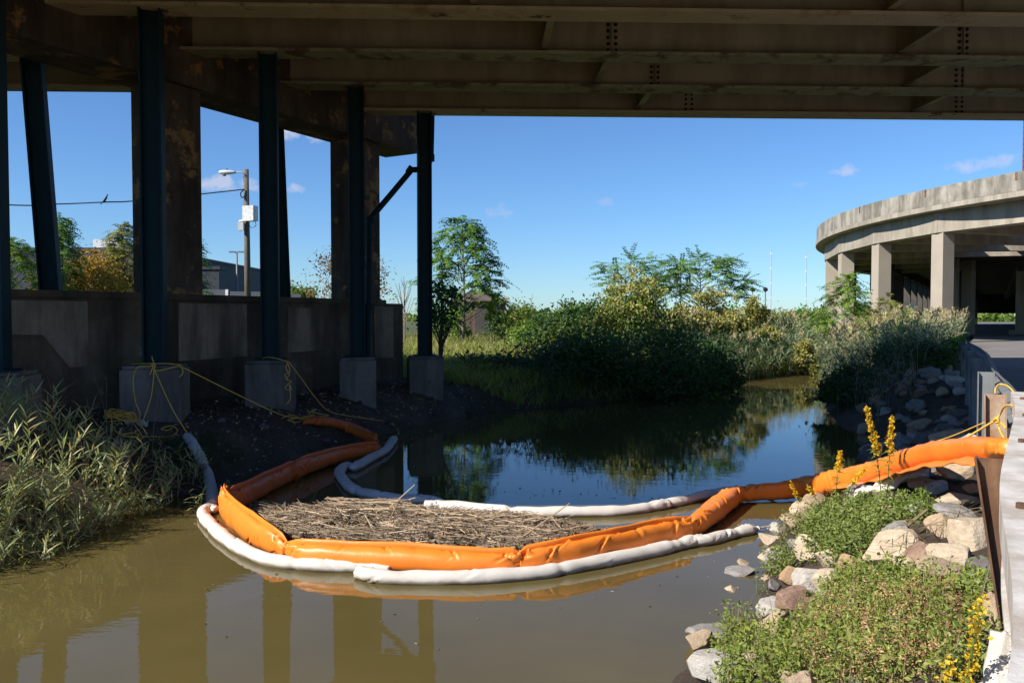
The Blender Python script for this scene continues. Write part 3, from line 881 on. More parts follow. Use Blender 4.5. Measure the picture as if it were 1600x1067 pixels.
mb.add(v, [(0, 1, 5, 4), (1, 2, 5), (2, 3, 4, 5), (3, 0, 4), (3, 2, 1, 0)]); mb.build('roof', M['roof'], t)

# antenna masts and floodlights far off
for X, Yt, lab in [(1205, 385, 'faint thin radio mast left of the other far mast'), (1260, 391, 'faint thin radio mast nearest the curved ramp')]:
    c = P(X, Yt, y=420); mb = MB()
    t = empty('radio_mast', (c[0], 420, 1), lab, 'mast', 'far radio masts')
    mb.tube([(c[0], 420, .9), c], [.3, .16], 6); mb.build('mast_shaft', M['mast'], t)
    mb = MB()
    for f in (.3, .5, .7, .9): mb.obox((c[0], 420, 1 + (c[2] - 1) * f), np.eye(3), (.32, .32, .5))
    mb.build('antenna_band', M['sign'], t)
for X, lab in [(1176, 'small dark round floodlight on a post, left one of the pair over the bushes'), (1196, 'small dark round floodlight on a post, right one of the pair over the bushes')]:
    c = P(X, 453, y=75); t = empty('floodlight', (c[0], 75, H(c[0], 75)), lab, 'floodlight', 'pair of floodlights')
    mb = MB(); mb.tube([(c[0], 75, .8), c], .05, 6); mb.build('post', M['greysteel'], t)
    mb = MB(); mb.tube([c + [0, .1, -.12], c + [0, .0, .02], c + [0, -.1, .15]], [.12, .24, .16], 10); mb.build('lamp_head', M['black'], t)

# ------------------------------------------------------------------ floating booms
def sweep(mb, path, hw, hh, n=20, wrinkle=.006, seed=0, creases=0, sq=1.0):
    """closed tube of half width hw and half height hh along path; creases = how many folds dent its skin"""
    path = np.asarray(path, float); k = len(path)
    r_ = np.random.default_rng(seed)
    hw = np.interp(np.linspace(0, 1, k), np.linspace(0, 1, len(hw)), hw); hh = np.interp(np.linspace(0, 1, k), np.linspace(0, 1, len(hh)), hh)
    t = unit(np.gradient(path, axis=0))
    s = unit(np.cross(t, np.array([0, 0, 1.0])))
    u = np.cross(s, t)
    an = np.arange(n) * 2 * math.pi / n
    L = np.concatenate([[0], np.cumsum(np.linalg.norm(np.diff(path, axis=0), axis=1))])
    ph = r_.uniform(0, 6.28, 12)
    ends = r_.random(creases) < .6
    cl = np.where(ends, np.where(r_.random(creases) < .5, r_.uniform(.03, .35, creases), L[-1] - r_.uniform(.03, .35, creases)), r_.uniform(0, L[-1], creases))
    ca, cs, cw, ck, cd = r_.uniform(0, 6.28, creases), r_.uniform(.25, .7, creases), r_.uniform(.012, .03, creases), r_.uniform(-.22, .22, creases), r_.uniform(.010, .036, creases)
    ca = np.where(r_.random(creases) < .7, r_.uniform(.2, 3.6, creases), ca)
    cx, sx = np.sign(np.cos(an)) * np.abs(np.cos(an)) ** sq, np.sign(np.sin(an)) * np.abs(np.sin(an)) ** sq
    rows = []
    for i in range(k):
        e = min(L[i], L[-1] - L[i]); edge = math.exp(-e / .14)
        wr = np.zeros(n)
        for q in range(5):
            wr += np.sin(L[i] * (5 + 4.1 * q) + ph[q] + an * (q % 3 + 1)) / (1 + .5 * q)
        wr = wr * wrinkle * (1 + 2 * edge) + edge * wrinkle * 2.2 * np.sin(an * 7 + ph[6])
        for c in range(creases):
            da = (an - ca[c] + math.pi) % (2 * math.pi) - math.pi
            x = (L[i] - cl[c] - ck[c] * da) / cw[c]
            wr = wr + cd[c] * np.exp(-(da / cs[c]) ** 2) * (-np.exp(-x * x) + .55 * np.exp(-((x - 1.9) / 1.2) ** 2))
        rr = 1 + wr / max(hw[i], .03)
        rows.append(path[i] + s[i] * (cx * hw[i] * rr)[:, None] + u[i] * (sx * hh[i] * rr)[:, None])
    mb.sheet(np.array(rows), True, 0, cap=True)

def sorbent(label, pix, z=.045, r=.092, mat='white', end0=.75, end1=.75, pts=None, seed=1, tail=None):
    p = np.array([P(X, Y, z=z) for X, Y in pix]) if pts is None else np.array(pts)
    p = catmull(p, 16)
    k = len(p)
    L = np.concatenate([[0], np.cumsum(np.linalg.norm(np.diff(p, axis=0), axis=1))])
    rr = np.full(k, r)
    r_ = np.random.default_rng(seed)
    rr *= .87 * (1 + .035 * np.sin(L * 3.1 + seed) + .03 * np.sin(L * 9.3 + 2 * seed) + .015 * np.sin(L * 23 + 3 * seed))
    for q in r_.uniform(.3, max(.4, L[-1] - .3), max(1, int(L[-1] / 1.1))):
        rr *= 1 - .2 * np.exp(-((L - q) / .05) ** 2)
    rr *= np.clip(end0 + (1 - end0) * L / .16, 0, 1) * np.clip(end1 + (1 - end1) * (L[-1] - L) / .16, 0, 1)
    mb = MB(); sweep(mb, p, rr, rr * .93, 24, .003, seed, int(6 * L[-1]))
    o = mb.build('sorbent_boom', M[mat], None, smooth=True, origin=p[k // 2])
    tag(o, label, 'boom', 'white sorbent booms')
    if tail:
        mb = MB(); mb.tube(catmull([P(X, Y, z=zz) for X, Y, zz in tail], 6), [.03] + [.012] * (len(catmull(tail, 6)) - 1), 6)
        mb.build('rope_tail', M[mat], o)
    return o
def gz(X, Y, lift): q = G(X, Y); return np.array([q[0], q[1], max(q[2], 0) + lift])
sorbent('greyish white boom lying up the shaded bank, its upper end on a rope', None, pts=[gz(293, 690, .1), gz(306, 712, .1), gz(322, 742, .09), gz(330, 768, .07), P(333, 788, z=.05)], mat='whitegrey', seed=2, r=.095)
sorbent('white boom that turns back at the orange corner and runs along the front left', [(338, 797), (322, 796), (318, 806), (340, 830), (375, 856), (420, 874), (475, 882), (530, 884), (575, 886), (610, 890)], seed=3)
sorbent('long white boom along the front of the orange boom, its left end overlapping another', [(558, 895), (600, 902), (660, 903), (730, 903), (830, 896), (900, 885), (1000, 865), (1055, 853), (1095, 842)], seed=4, r=.096)
sorbent('short white boom pointing to the rocky bank with a thin rope tail', [(1068, 848), (1100, 845), (1135, 836), (1165, 829), (1186, 825)], seed=5, end1=.2, r=.085, tail=[(1184, 825, .05), (1206, 822, .03), (1240, 821, .02)])
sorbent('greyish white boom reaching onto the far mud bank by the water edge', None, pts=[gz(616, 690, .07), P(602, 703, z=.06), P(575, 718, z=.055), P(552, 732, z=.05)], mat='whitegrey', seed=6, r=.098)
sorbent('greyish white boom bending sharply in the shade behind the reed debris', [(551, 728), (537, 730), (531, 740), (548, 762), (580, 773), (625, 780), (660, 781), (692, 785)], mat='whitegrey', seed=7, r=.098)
sorbent('long sunlit white boom behind the reed debris', [(664, 789), (690, 790), (740, 794), (800, 799), (860, 801), (930, 800), (985, 797), (1044, 788)], seed=8, r=.098)
sorbent('white boom leading in the shade to the orange junction near the right bank', [(1036, 788), (1065, 783), (1090, 776), (1120, 770), (1150, 766)], mat='white', seed=9, r=.088, end1=.5)

ob = empty('containment_boom', P(620, 875, z=0), 'long orange vinyl containment boom zigzagging from the mud bank to the guardrail', 'containment boom')
def segment(pts, hw, hh, mat='orange', seed=0, hem=True, wr=.007, per=34):
    p = catmull(pts, per)
    mb = MB(); sweep(mb, p, hw, hh, 40, wr * .55, seed, int(8 + 12 * np.linalg.norm(p[-1] - p[0])), .82)
    o = mb.build('segment', M[mat], ob, smooth=True)
    if hem:
        k = len(p); h2 = np.interp(np.linspace(0, 1, k), np.linspace(0, 1, len(hh)), hh)
        w2 = np.interp(np.linspace(0, 1, k), np.linspace(0, 1, len(hw)), hw)
        tt = unit(np.gradient(p, axis=0)); s = unit(np.cross(tt, np.array([0, 0, 1.0])))
        L = np.linspace(0, 6, k)
        q = p + np.array([0, 0, 1.0]) * (h2 + .012)[:, None] - s * (.25 * w2 + .012 * np.sin(L * 3 + seed))[:, None]
        mb = MB(); sweep(mb, q, [.006] + [.016] * 9 + [.006], [.006] + [.042] * 9 + [.006], 8, .002, seed + 50)
        mb.build('top_hem', M[mat], o, smooth=True)
    return o
Zc = .12
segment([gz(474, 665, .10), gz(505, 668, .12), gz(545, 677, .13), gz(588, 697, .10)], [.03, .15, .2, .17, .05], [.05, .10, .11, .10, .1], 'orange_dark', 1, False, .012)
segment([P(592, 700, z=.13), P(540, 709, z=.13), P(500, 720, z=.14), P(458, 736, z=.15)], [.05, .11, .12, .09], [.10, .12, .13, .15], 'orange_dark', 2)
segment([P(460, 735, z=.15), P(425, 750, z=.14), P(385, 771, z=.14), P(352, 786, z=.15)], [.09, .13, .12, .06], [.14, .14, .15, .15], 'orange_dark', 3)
segment([P(352, 782, z=.15), P(350, 790, z=.15), P(385, 822, z=.14), P(420, 843, z=.14), P(448, 861, z=.10)], [.04, .055, .075, .07, .05], [.16, .17, .16, .13, .08], 'orange', 4, True, .004)
segment([P(446, 860, z=.10), P(480, 866, z=.12), P(560, 871, z=.12), P(640, 875, z=.12), P(720, 879, z=.115), P(790, 881, z=.11), P(814, 879, z=.11)], [.035, .085, .115, .12, .115, .085, .04], [.07, .105, .12, .12, .115, .105, .09], 'orange', 5, True, .005)
segment([P(811, 880, z=.11), P(840, 875, z=.12), P(900, 865, z=.13), P(960, 852, z=.13), P(1030, 836, z=.13), P(1078, 826, z=.13)], [.04, .07, .085, .085, .08, .05], [.09, .12, .14, .14, .13, .13], 'orange', 6, True, .006)
segment([P(1074, 829, z=.12), P(1092, 816, z=.12), P(1115, 797, z=.13), P(1136, 782, z=.13), P(1152, 772, z=.14)], [.05, .11, .14, .13, .07], [.10, .12, .13, .13, .12], 'orange', 7, False, .006)
segment([P(1150, 772, z=.13), P(1180, 769, z=.13), P(1215, 767, z=.14), P(1255, 762, z=.17), P(1290, 757, z=.24)], [.05, .09, .10, .12, .14], [.11, .11, .12, .14, .16], 'orange', 8, False, .006)
def dp_(X, Y, y): return P(X, Y, y=y)
segment([dp_(1284, 758, 11.0), dp_(1320, 748, 10.4), dp_(1365, 738, 9.6), dp_(1410, 724, 8.6), dp_(1455, 710, 7.6), dp_(1510, 703, 6.5), dp_(1555, 701, 5.6), dp_(1584, 701, 5.1)], [.15, .13, .135, .135, .13, .125, .11, .09], [.16, .135, .125, .12, .11, .10, .075, .055], 'orange', 9, False, .0045, 30)

mb = MB(); rows = []
sk = catmull([dp_(1320, 756, 10.3), dp_(1365, 750, 9.5), dp_(1410, 737, 8.5), dp_(1455, 724, 7.5), dp_(1510, 715, 6.4), dp_(1565, 711, 5.5)], 10)
ts_ = unit(np.gradient(sk, axis=0)); ss_ = unit(np.cross(ts_, np.array([0, 0, 1.0])))
for i in range(len(sk)):
    row = []
    for j in range(5):
        w_ = j / 4
        q = sk[i] + ss_[i] * (.02 + .17 * w_ + .015 * math.sin(i * .45 + 2 * w_)) + np.array([0, 0, .02 - .09 * w_ + .012 * math.sin(i * .6) * w_ + .006 * math.sin(i * 1.3 + 1)])
        row.append(q)
    rows.append(row)
mb.sheet(np.array(rows)); sk_o = mb.build('skirt', M['orange'], ob, smooth=True)
md = sk_o.modifiers.new('thickness', 'SOLIDIFY'); md.thickness = .008

# floating raft of dead reed stems: nobody could count them
poly = np.array([W(*q) for q in [(375, 800), (395, 788), (470, 792), (560, 797), (640, 795), (700, 797), (760, 800), (860, 812), (955, 832), (905, 848), (835, 864), (740, 866), (640, 858), (520, 850), (455, 846), (430, 838), (400, 822)]])
def in_poly(poly, n):
    lo, hi = poly.min(0), poly.max(0); out = np.zeros((0, 2))
    while len(out) < n:
        q = rng.uniform(lo, hi, (n * 2, 2)); out = np.vstack([out, q[inside(q[:, 0], q[:, 1], poly)]])
    return out[:n]
mb = MB()
n = 11000
q = in_poly(poly, n)
a = np.where(rng.random(n) < .4, rng.normal(.1, .6, n), rng.uniform(0, math.pi, n))
hole = np.sin(q[:, 0] * 3.1 + 1) * np.sin(q[:, 1] * 4.3 + .4 * q[:, 0]) + .5 * np.sin(q[:, 0] * 7.7 - q[:, 1] * 3)
L = rng.gamma(3, .12, n).clip(.1, 1.0)
d = np.c_[np.cos(a), np.sin(a), rng.normal(0, .12, n)]
base = np.c_[q, (.035 + .035 * np.sin(q[:, 0] * 2.3) * np.sin(q[:, 1] * 3.7)) * rng.gamma(2, .6, n).clip(0, 3)] - d * L[:, None] / 2
keep = (hole > -.75) & inside((base + d * L[:, None])[:, 0], (base + d * L[:, None])[:, 1], poly) & inside(base[:, 0], base[:, 1], poly)
up = np.array([0, 0, 1.0])
for part in (0, 1):
    sel = keep & (np.arange(n) % 2 == part)
    b0, d0, L0 = base[sel], unit(d[sel]), L[sel][:, None]
    s = unit(np.cross(d0, up)); w = rng.uniform(.0018, .0048, len(b0))[:, None]
    e = b0 + d0 * L0; uu = np.cross(s, d0)
    v = np.stack([b0 - s * w, b0 + s * w, b0 + uu * w * 1.6, e - s * w, e + s * w, e + uu * w * 1.6], 1)
    m6 = np.arange(len(b0))[:, None] * 6
    mb.add(v.reshape(-1, 3), np.concatenate([m6 + np.array(f) for f in ([0, 3, 5, 2], [2, 5, 4, 1], [1, 4, 3, 0])]), part)
for (X0, Y0, X1, Y1, h) in [(595, 805, 648, 757, .35), (800, 850, 890, 786, .5), (605, 820, 622, 785, .3), (625, 812, 612, 786, .25), (838, 840, 930, 815, .2), (545, 800, 532, 790, .1)]:
    b0, e = P(X0, Y0, z=.03), P(X1, Y1, y=P(X0, Y0, z=.03)[1] + .3)
    mb.tube([b0, e], [.011, .006], 5, 0)
# soaked chaff between the stems
q = in_poly(poly, 7000)
add_leaves(mb, np.c_[q, rng.uniform(.004, .03, len(q))], .07, .5, 0, 1)
M['straw'] = leaf_mat('dead reed straw', [(.22, .14, .08), (.55, .40, .255), (.38, .265, .16), (.66, .51, .35), (.25, .155, .085)], .8, .05)
M['chaff'] = leaf_mat('soaked chaff', [(.10, .07, .045), (.22, .165, .115), (.32, .25, .18)], .9, .05)
tag(mb.build('reed_debris', [M['straw'], M['chaff']]), 'raft of dry broken reed stems floating inside the booms', 'debris', kind='stuff')

# ------------------------------------------------------------------ ropes
def rope(label, paths, r=.0085, group='yellow mooring ropes', name='rope', n=6):
    mb = MB()
    for p in paths: mb.tube(catmull(p, 8), r, n)
    o = mb.build(name, M['rope'], None, smooth=True, origin=np.asarray(paths[0][0], float))
    return tag(o, label, 'rope', group)
def coil(c, rad, turns, flat=.06, seed=0, sx=1.5):
    r_ = np.random.default_rng(seed); out = []
    for i in range(int(turns * 7)):
        a = i * 2 * math.pi / 7 + r_.normal(0, .2); q = rad * r_.uniform(.6, 1.1)
        x, y = c[0] + q * sx * math.cos(a), c[1] + q * math.sin(a)
        out.append((x, y, max(H(x, y), 0) + .02 + flat * r_.random()))
    return out
yb = 13.35
ptz = EYE - .80
k1 = [dp_(X, Y, y) for X, Y, y in [(205, 569, 13.6), (220, 568, 13.4), (240, 568, 13.3), (262, 568, 13.3), (284, 570, 13.55)]]
rope('yellow rope wound over the top of the rope pedestal with hanging loops to the ground', [
    k1, [dp_(X, Y, y) for X, Y, y in [(242, 568, 13.3), (235, 572, 13.2), (215, 574, 13.2), (208, 595, 13.2), (212, 628, 13.2), (219, 648, 13.15), (210, 660, 13.0)]],
    [dp_(X, Y, y) for X, Y, y in [(240, 570, 13.28), (240, 590, 13.2), (236, 620, 13.2), (226, 650, 13.1), (220, 668, 12.8)]],
    [dp_(X, Y, y) for X, Y, y in [(278, 572, 13.4), (262, 576, 13.25), (244, 579, 13.22), (240, 572, 13.25), (234, 586, 13.2)]],
    [dp_(X, Y, y) for X, Y, y in [(278, 571, 13.4), (285, 576, 13.35), (285, 584, 13.3), (280, 589, 13.3)]],
    [dp_(X, Y, y) for X, Y, y in [(237, 557, 13.3), (240, 566, 13.25), (243, 571, 13.22), (237, 571, 13.2), (241, 566, 13.22)]]])
rope('taut yellow rope from the rope pedestal down to the greyish boom at left', [[dp_(240, 575, 13.25), dp_(268, 636, 12.9), gz(292, 689, .14)]])
rope('long taut yellow rope from the rope pedestal to the orange boom end', [[dp_(280, 571, 13.4), dp_(330, 596, 13.6), dp_(385, 623, 13.8), dp_(440, 648, 14.1), gz(476, 664, .12)]])
g1 = G(188, 662); g2 = G(218, 682); g3 = G(268, 674)
rope('coiled yellow rope heaped on the mud at the foot of the rope pedestal', [coil(g1, .17, 7, .2, 1)])
rope('loose yellow rope snaking over the mud behind the reeds', [[gz(X, Y, .02) for X, Y in [(178, 668), (182, 676), (200, 684), (218, 682), (205, 678), (190, 683), (215, 685), (235, 684), (250, 684), (268, 683), (277, 675), (272, 668), (262, 668), (252, 672), (262, 674), (270, 670)]],
     [gz(X, Y, .02) for X, Y in [(60, 690), (80, 680), (100, 687), (140, 684), (175, 686)]]])
k2 = [dp_(X, Y, y) for X, Y, y in [(410, 560, 15.75), (420, 558, 15.55), (436, 561, 15.5), (450, 565, 15.55)]]
rope('tangled yellow rope hanging down the corner of the second pedestal', [k2, [dp_(X, Y, y) for X, Y, y in [(450, 564, 15.5), (447, 575, 15.5), (452, 585, 15.5), (447, 592, 15.5), (455, 596, 15.5), (449, 601, 15.5), (446, 607, 15.5), (455, 609, 15.5), (452, 601, 15.5), (454, 620, 15.5), (447, 632, 15.4)]] + [gz(435, 640, .05)],
     [dp_(X, Y, y) for X, Y, y in [(449, 566, 15.5), (453, 580, 15.5), (445, 586, 15.5), (450, 594, 15.5)]]])
rope('slack yellow rope curving from the second pedestal to the far greyish boom', [[dp_(451, 565, 15.5), dp_(470, 590, 15.8), dp_(492, 620, 16.2), dp_(512, 641, 16.6), gz(540, 651, .03), gz(580, 657, .03), gz(608, 662, .03), gz(622, 674, .03), gz(622, 685, .08)]])
rope('loose yellow rope lying in loops on the mud above the orange end', [[gz(X, Y, .02) for X, Y in [(440, 655), (455, 650), (470, 656), (465, 661), (450, 657), (480, 652), (515, 651), (490, 646), (480, 643), (495, 641), (482, 648), (505, 654), (470, 654), (455, 658), (462, 664)]]])

# ------------------------------------------------------------------ guardrail
def strip_prof():
    f = [(0, 0), (.0, -.018), (.035, -.04), (.075, -.062), (.08, -.085), (.075, -.105), (.03, -.125), (0, -.145), (0, -.165), (.03, -.185), (.075, -.205), (.08, -.225), (.075, -.25), (.035, -.272), (0, -.294), (0, -.31)]
    return f + [(o - .006, v) for o, v in f[::-1]]
RTOP = 1.96
gr = empty('guardrail', (4.28, 6.85, 1.13), 'weathered galvanised steel guardrail with rust bleeding on creek side posts along the road', 'guardrail')
rp = rail_pts(8)
def rail_piece(i0, i1, lift, mat, side=0.0):
    p = rp[i0:i1 + 1]
    tt = unit(np.gradient(p, axis=0)); n = np.c_[tt[:, 1], -tt[:, 0], np.zeros(len(tt))]
    rows = [[p[i] + n[i] * (o + side) + np.array([0, 0, RTOP + lift + v]) for o, v in strip_prof()] for i in range(len(p))]
    mb = MB(); mb.sheet(np.array(rows), True, cap=True)
    o = mb.build('rail_beam', M[mat], gr)
    return o
r1 = rail_piece(0, 46, .015, 'galv')
r2 = rail_piece(45, len(rp) - 1, 0, 'galvdark', .012)
# thick capping angle bolted along the near rail
p = rp[0:47]; tt = unit(np.gradient(p, axis=0)); n = np.c_[tt[:, 1], -tt[:, 0], np.zeros(len(tt))]
prof = [(-.015, .022), (.085, .022), (.09, .012), (.086, .012), (.082, .016), (-.009, .016), (-.009, -.10), (-.015, -.10)]
mb = MB(); mb.sheet(np.array([[p[i] + n[i] * o + np.array([0, 0, RTOP + .018 + v]) for o, v in prof] for i in range(len(p))]), True, cap=True)
mb.build('rail_cap', M['galv'], gr)
for i in (14, 22, 30, 37, 43):
    mb = MB(); q = p[i] + n[i] * .04 + np.array([0, 0, RTOP + .045])
    mb.tube([q - [0, 0, .006], q + [0, 0, .012]], .016, 8); mb.build('bolt', M['rust'], gr)
def post(X, Y, y, lab, mat, lean=(0, 0), w=.15, dpt=.11, down=1.1, name='guardrail_post', scale=1):
    top = P(X, Y, y=y)
    j = np.argmin(np.hypot(rp[:, 0] - top[0], rp[:, 1] - top[1])); d = unit(rp[min(j + 1, len(rp) - 1)] - rp[j - 1]); nn = np.array([d[1], -d[0], 0])
    foot = np.array([top[0] + lean[0], top[1] + lean[1], top[2] - down])
    mb = MB()
    for s in (-1, 1): beam2(mb, foot + nn * s * w / 2, top + nn * s * w / 2, d, nn, dpt, .010)
    beam2(mb, foot, top, d, nn, .009, w - .011)
    o = mb.build('post', M[mat], gr)
    return o
def beam2(mb, a, b, d, nn, hd, hn):
    """upright plate from a to b, hd long along d and hn thick along nn"""
    a, b = np.asarray(a), np.asarray(b)
    v = [e + d * sd * hd / 2 + nn * sn * hn / 2 for e in (a, b) for sd, sn in ((-1, -1), (1, -1), (1, 1), (-1, 1))]
    mb.add(v, [(0, 3, 2, 1), (4, 5, 6, 7), (0, 1, 5, 4), (1, 2, 6, 5), (2, 3, 7, 6), (3, 0, 4, 7)])
o = post(1551, 716, 3.72, '', 'rust', (.21, .0), .135, .11, 1.25); o['label'] = 'leaning rusty brown post nearest the camera'
o = post(1555, 616, 6.85, '', 'rusttop', (.03, 0), .155, .11, 1.1); o['label'] = 'half rusted bright post tied with yellow rope'
for X, Y, y in [(1541, 581, 9.3), (1525, 560, 12.4), (1517, 548, 15.4), (1509, 540, 18.6), (1503, 534, 22.2)]:
    post(X, Y, y, '', 'galvdark', (0, 0), .16, .12, 1.05)
# rail end joint strip
# ropes on the guardrail
rope('yellow rope knotted round the half rusted guardrail post and the rail', [
    [dp_(1556, 656, 6.6), dp_(1562, 648, 6.65), dp_(1568, 637, 6.5), dp_(1576, 633, 6.2), dp_(1588, 637, 5.9), dp_(1594, 650, 5.7), dp_(1596, 664, 5.6)],
    [dp_(1557, 657, 6.6), dp_(1561, 668, 6.5), dp_(1566, 680, 6.3), dp_(1574, 690, 6.0), dp_(1580, 692, 5.8)],
    [dp_(1558, 656, 6.6), dp_(1566, 662, 6.45), dp_(1572, 668, 6.3), dp_(1568, 667, 6.3)],
    [dp_(1553, 655, 6.6), dp_(1558, 652, 6.55), dp_(1561, 656, 6.55), dp_(1557, 660, 6.55), dp_(1553, 657, 6.55), dp_(1558, 654, 6.5), dp_(1560, 659, 6.5), dp_(1555, 660, 6.5)]], r=.009)
rope('sunlit taut yellow rope from the post knot across the orange boom to the white cloth', [[dp_(1556, 656, 6.55), dp_(1500, 690, 7.0), dp_(1460, 716, 7.4), gz(1426, 737, .16)]], r=.009)
rope('thin shaded yellow line stretched from the post behind the orange boom', [[dp_(1543, 658, 6.95), dp_(1480, 684, 7.9), dp_(1420, 702, 8.9), dp_(1396, 713, 9.3)]], r=.006)
rope('small loop of yellow rope over the rail behind the rusted post', [[dp_(1555, 614, 7.1), dp_(1556, 606, 7.2), dp_(1562, 601, 7.3), dp_(1572, 602, 7.2), dp_(1582, 610, 7.0), dp_(1590, 622, 6.8)]], r=.008)

# white crumpled cloth among the rocks and by the rail
def cloth(label, c, w, h, tilt, seed, name='white_cloth', ax=(1, 0)):
    r_ = np.random.default_rng(seed); n = 26
    u = np.linspace(-1, 1, n); rows = []
    ph = r_.uniform(0, 6.28, 8); ax = unit(np.array(ax, float)); ay = np.array([-ax[1], ax[0]])
    for j, b in enumerate(u):
        row = []
        for i, a in enumerate(u):
            wob = 1 + .16 * math.sin(4 * b + ph[0]) + .1 * math.sin(9 * a + ph[1])
            x = c[0] + ax[0] * a * w / 2 + ay[0] * b * h / 2 * wob; y = c[1] + ax[1] * a * w / 2 + ay[1] * b * h / 2 * wob
            z = max(H(x, y), 0) + tilt + .035 * math.sin(6 * a + 3 * b + ph[2]) + .03 * math.sin(9 * b - 4 * a + ph[3]) + .016 * math.sin(17 * a + ph[4]) * math.sin(15 * b + ph[5])
            row.append((x, y, z))
        rows.append(row)
    mb = MB(); mb.sheet(np.array(rows))
    o = mb.build(name, M['white'], None, smooth=True, origin=c)
    s = o.modifiers.new('thickness', 'SOLIDIFY'); s.thickness = .012
    return tag(o, label, 'cloth')
c = G(1392, 772); cloth('crumpled white sorbent cloth wedged between the rocks below the orange boom', c, .75, .2, .13, 1, ax=(.8, -.6))
c = G(213, 665); cloth('scrap of white cloth on the mud beside the rope coil', c, .34, .12, .05, 3)
c = P(1556, 1062, z=1.62); c[0] -= .02
sorbent('stub of white sorbent boom propped against the rail at the bottom right corner', None, pts=[P(1574, 1000, y=2.25), P(1566, 1040, y=2.15), P(1560, 1080, y=2.08), P(1556, 1120, y=2.0)], r=.045, seed=12)

# ------------------------------------------------------------------ rocks
def ico(sub):
    import bmesh
    bm = bmesh.new(); bmesh.ops.create_icosphere(bm, subdivisions=sub, radius=1)
    v = np.array([q.co[:] for q in bm.verts]); f = np.array([[q.index for q in p.verts] for p in bm.faces]); bm.free()
    return v, f
ICO = {3: ico(3), 4: ico(4)}
def rock_geo(seed, sub=4, cuts=13, rough=.02):
    r_ = np.random.default_rng(seed); v, f = ICO[sub]; v = v.copy()
    for i in range(cuts):
        n = unit(r_.normal(size=3)); d = r_.uniform(.42, .82)
        ex = np.maximum(0, v @ n - d); v = v - ex[:, None] * n * .96
    for s, a in ((2.3, .05), (5.1, rough), (13, rough * .35)):
        ph = r_.uniform(0, 6.28, 3); k = r_.normal(size=(3, 3)) * s
        v = v * (1 + a * (np.sin(v @ k[0] + ph[0]) * np.sin(v @ k[1] + ph[1]) + .5 * np.sin(v @ k[2] + ph[2]))[:, None])
    v[:, 2] -= .0
    return v, f
def rock(label, c, dims, rot, mat, seed, group=None, mesh=None, sub=4):
    if mesh is None:
        v, f = rock_geo(seed, sub)
        mb = MB(); mb.add(v, f); me = mb.mesh('boulder', ROCK[mat], False)
    else: me = mesh
    o = bpy.data.objects.new('boulder', me); col.objects.link(o)
    o.location = [float(q) for q in c]; o.scale = [float(d) / 2 for d in dims]; o.rotation_euler = rot
    return tag(o, label, 'rock', group)
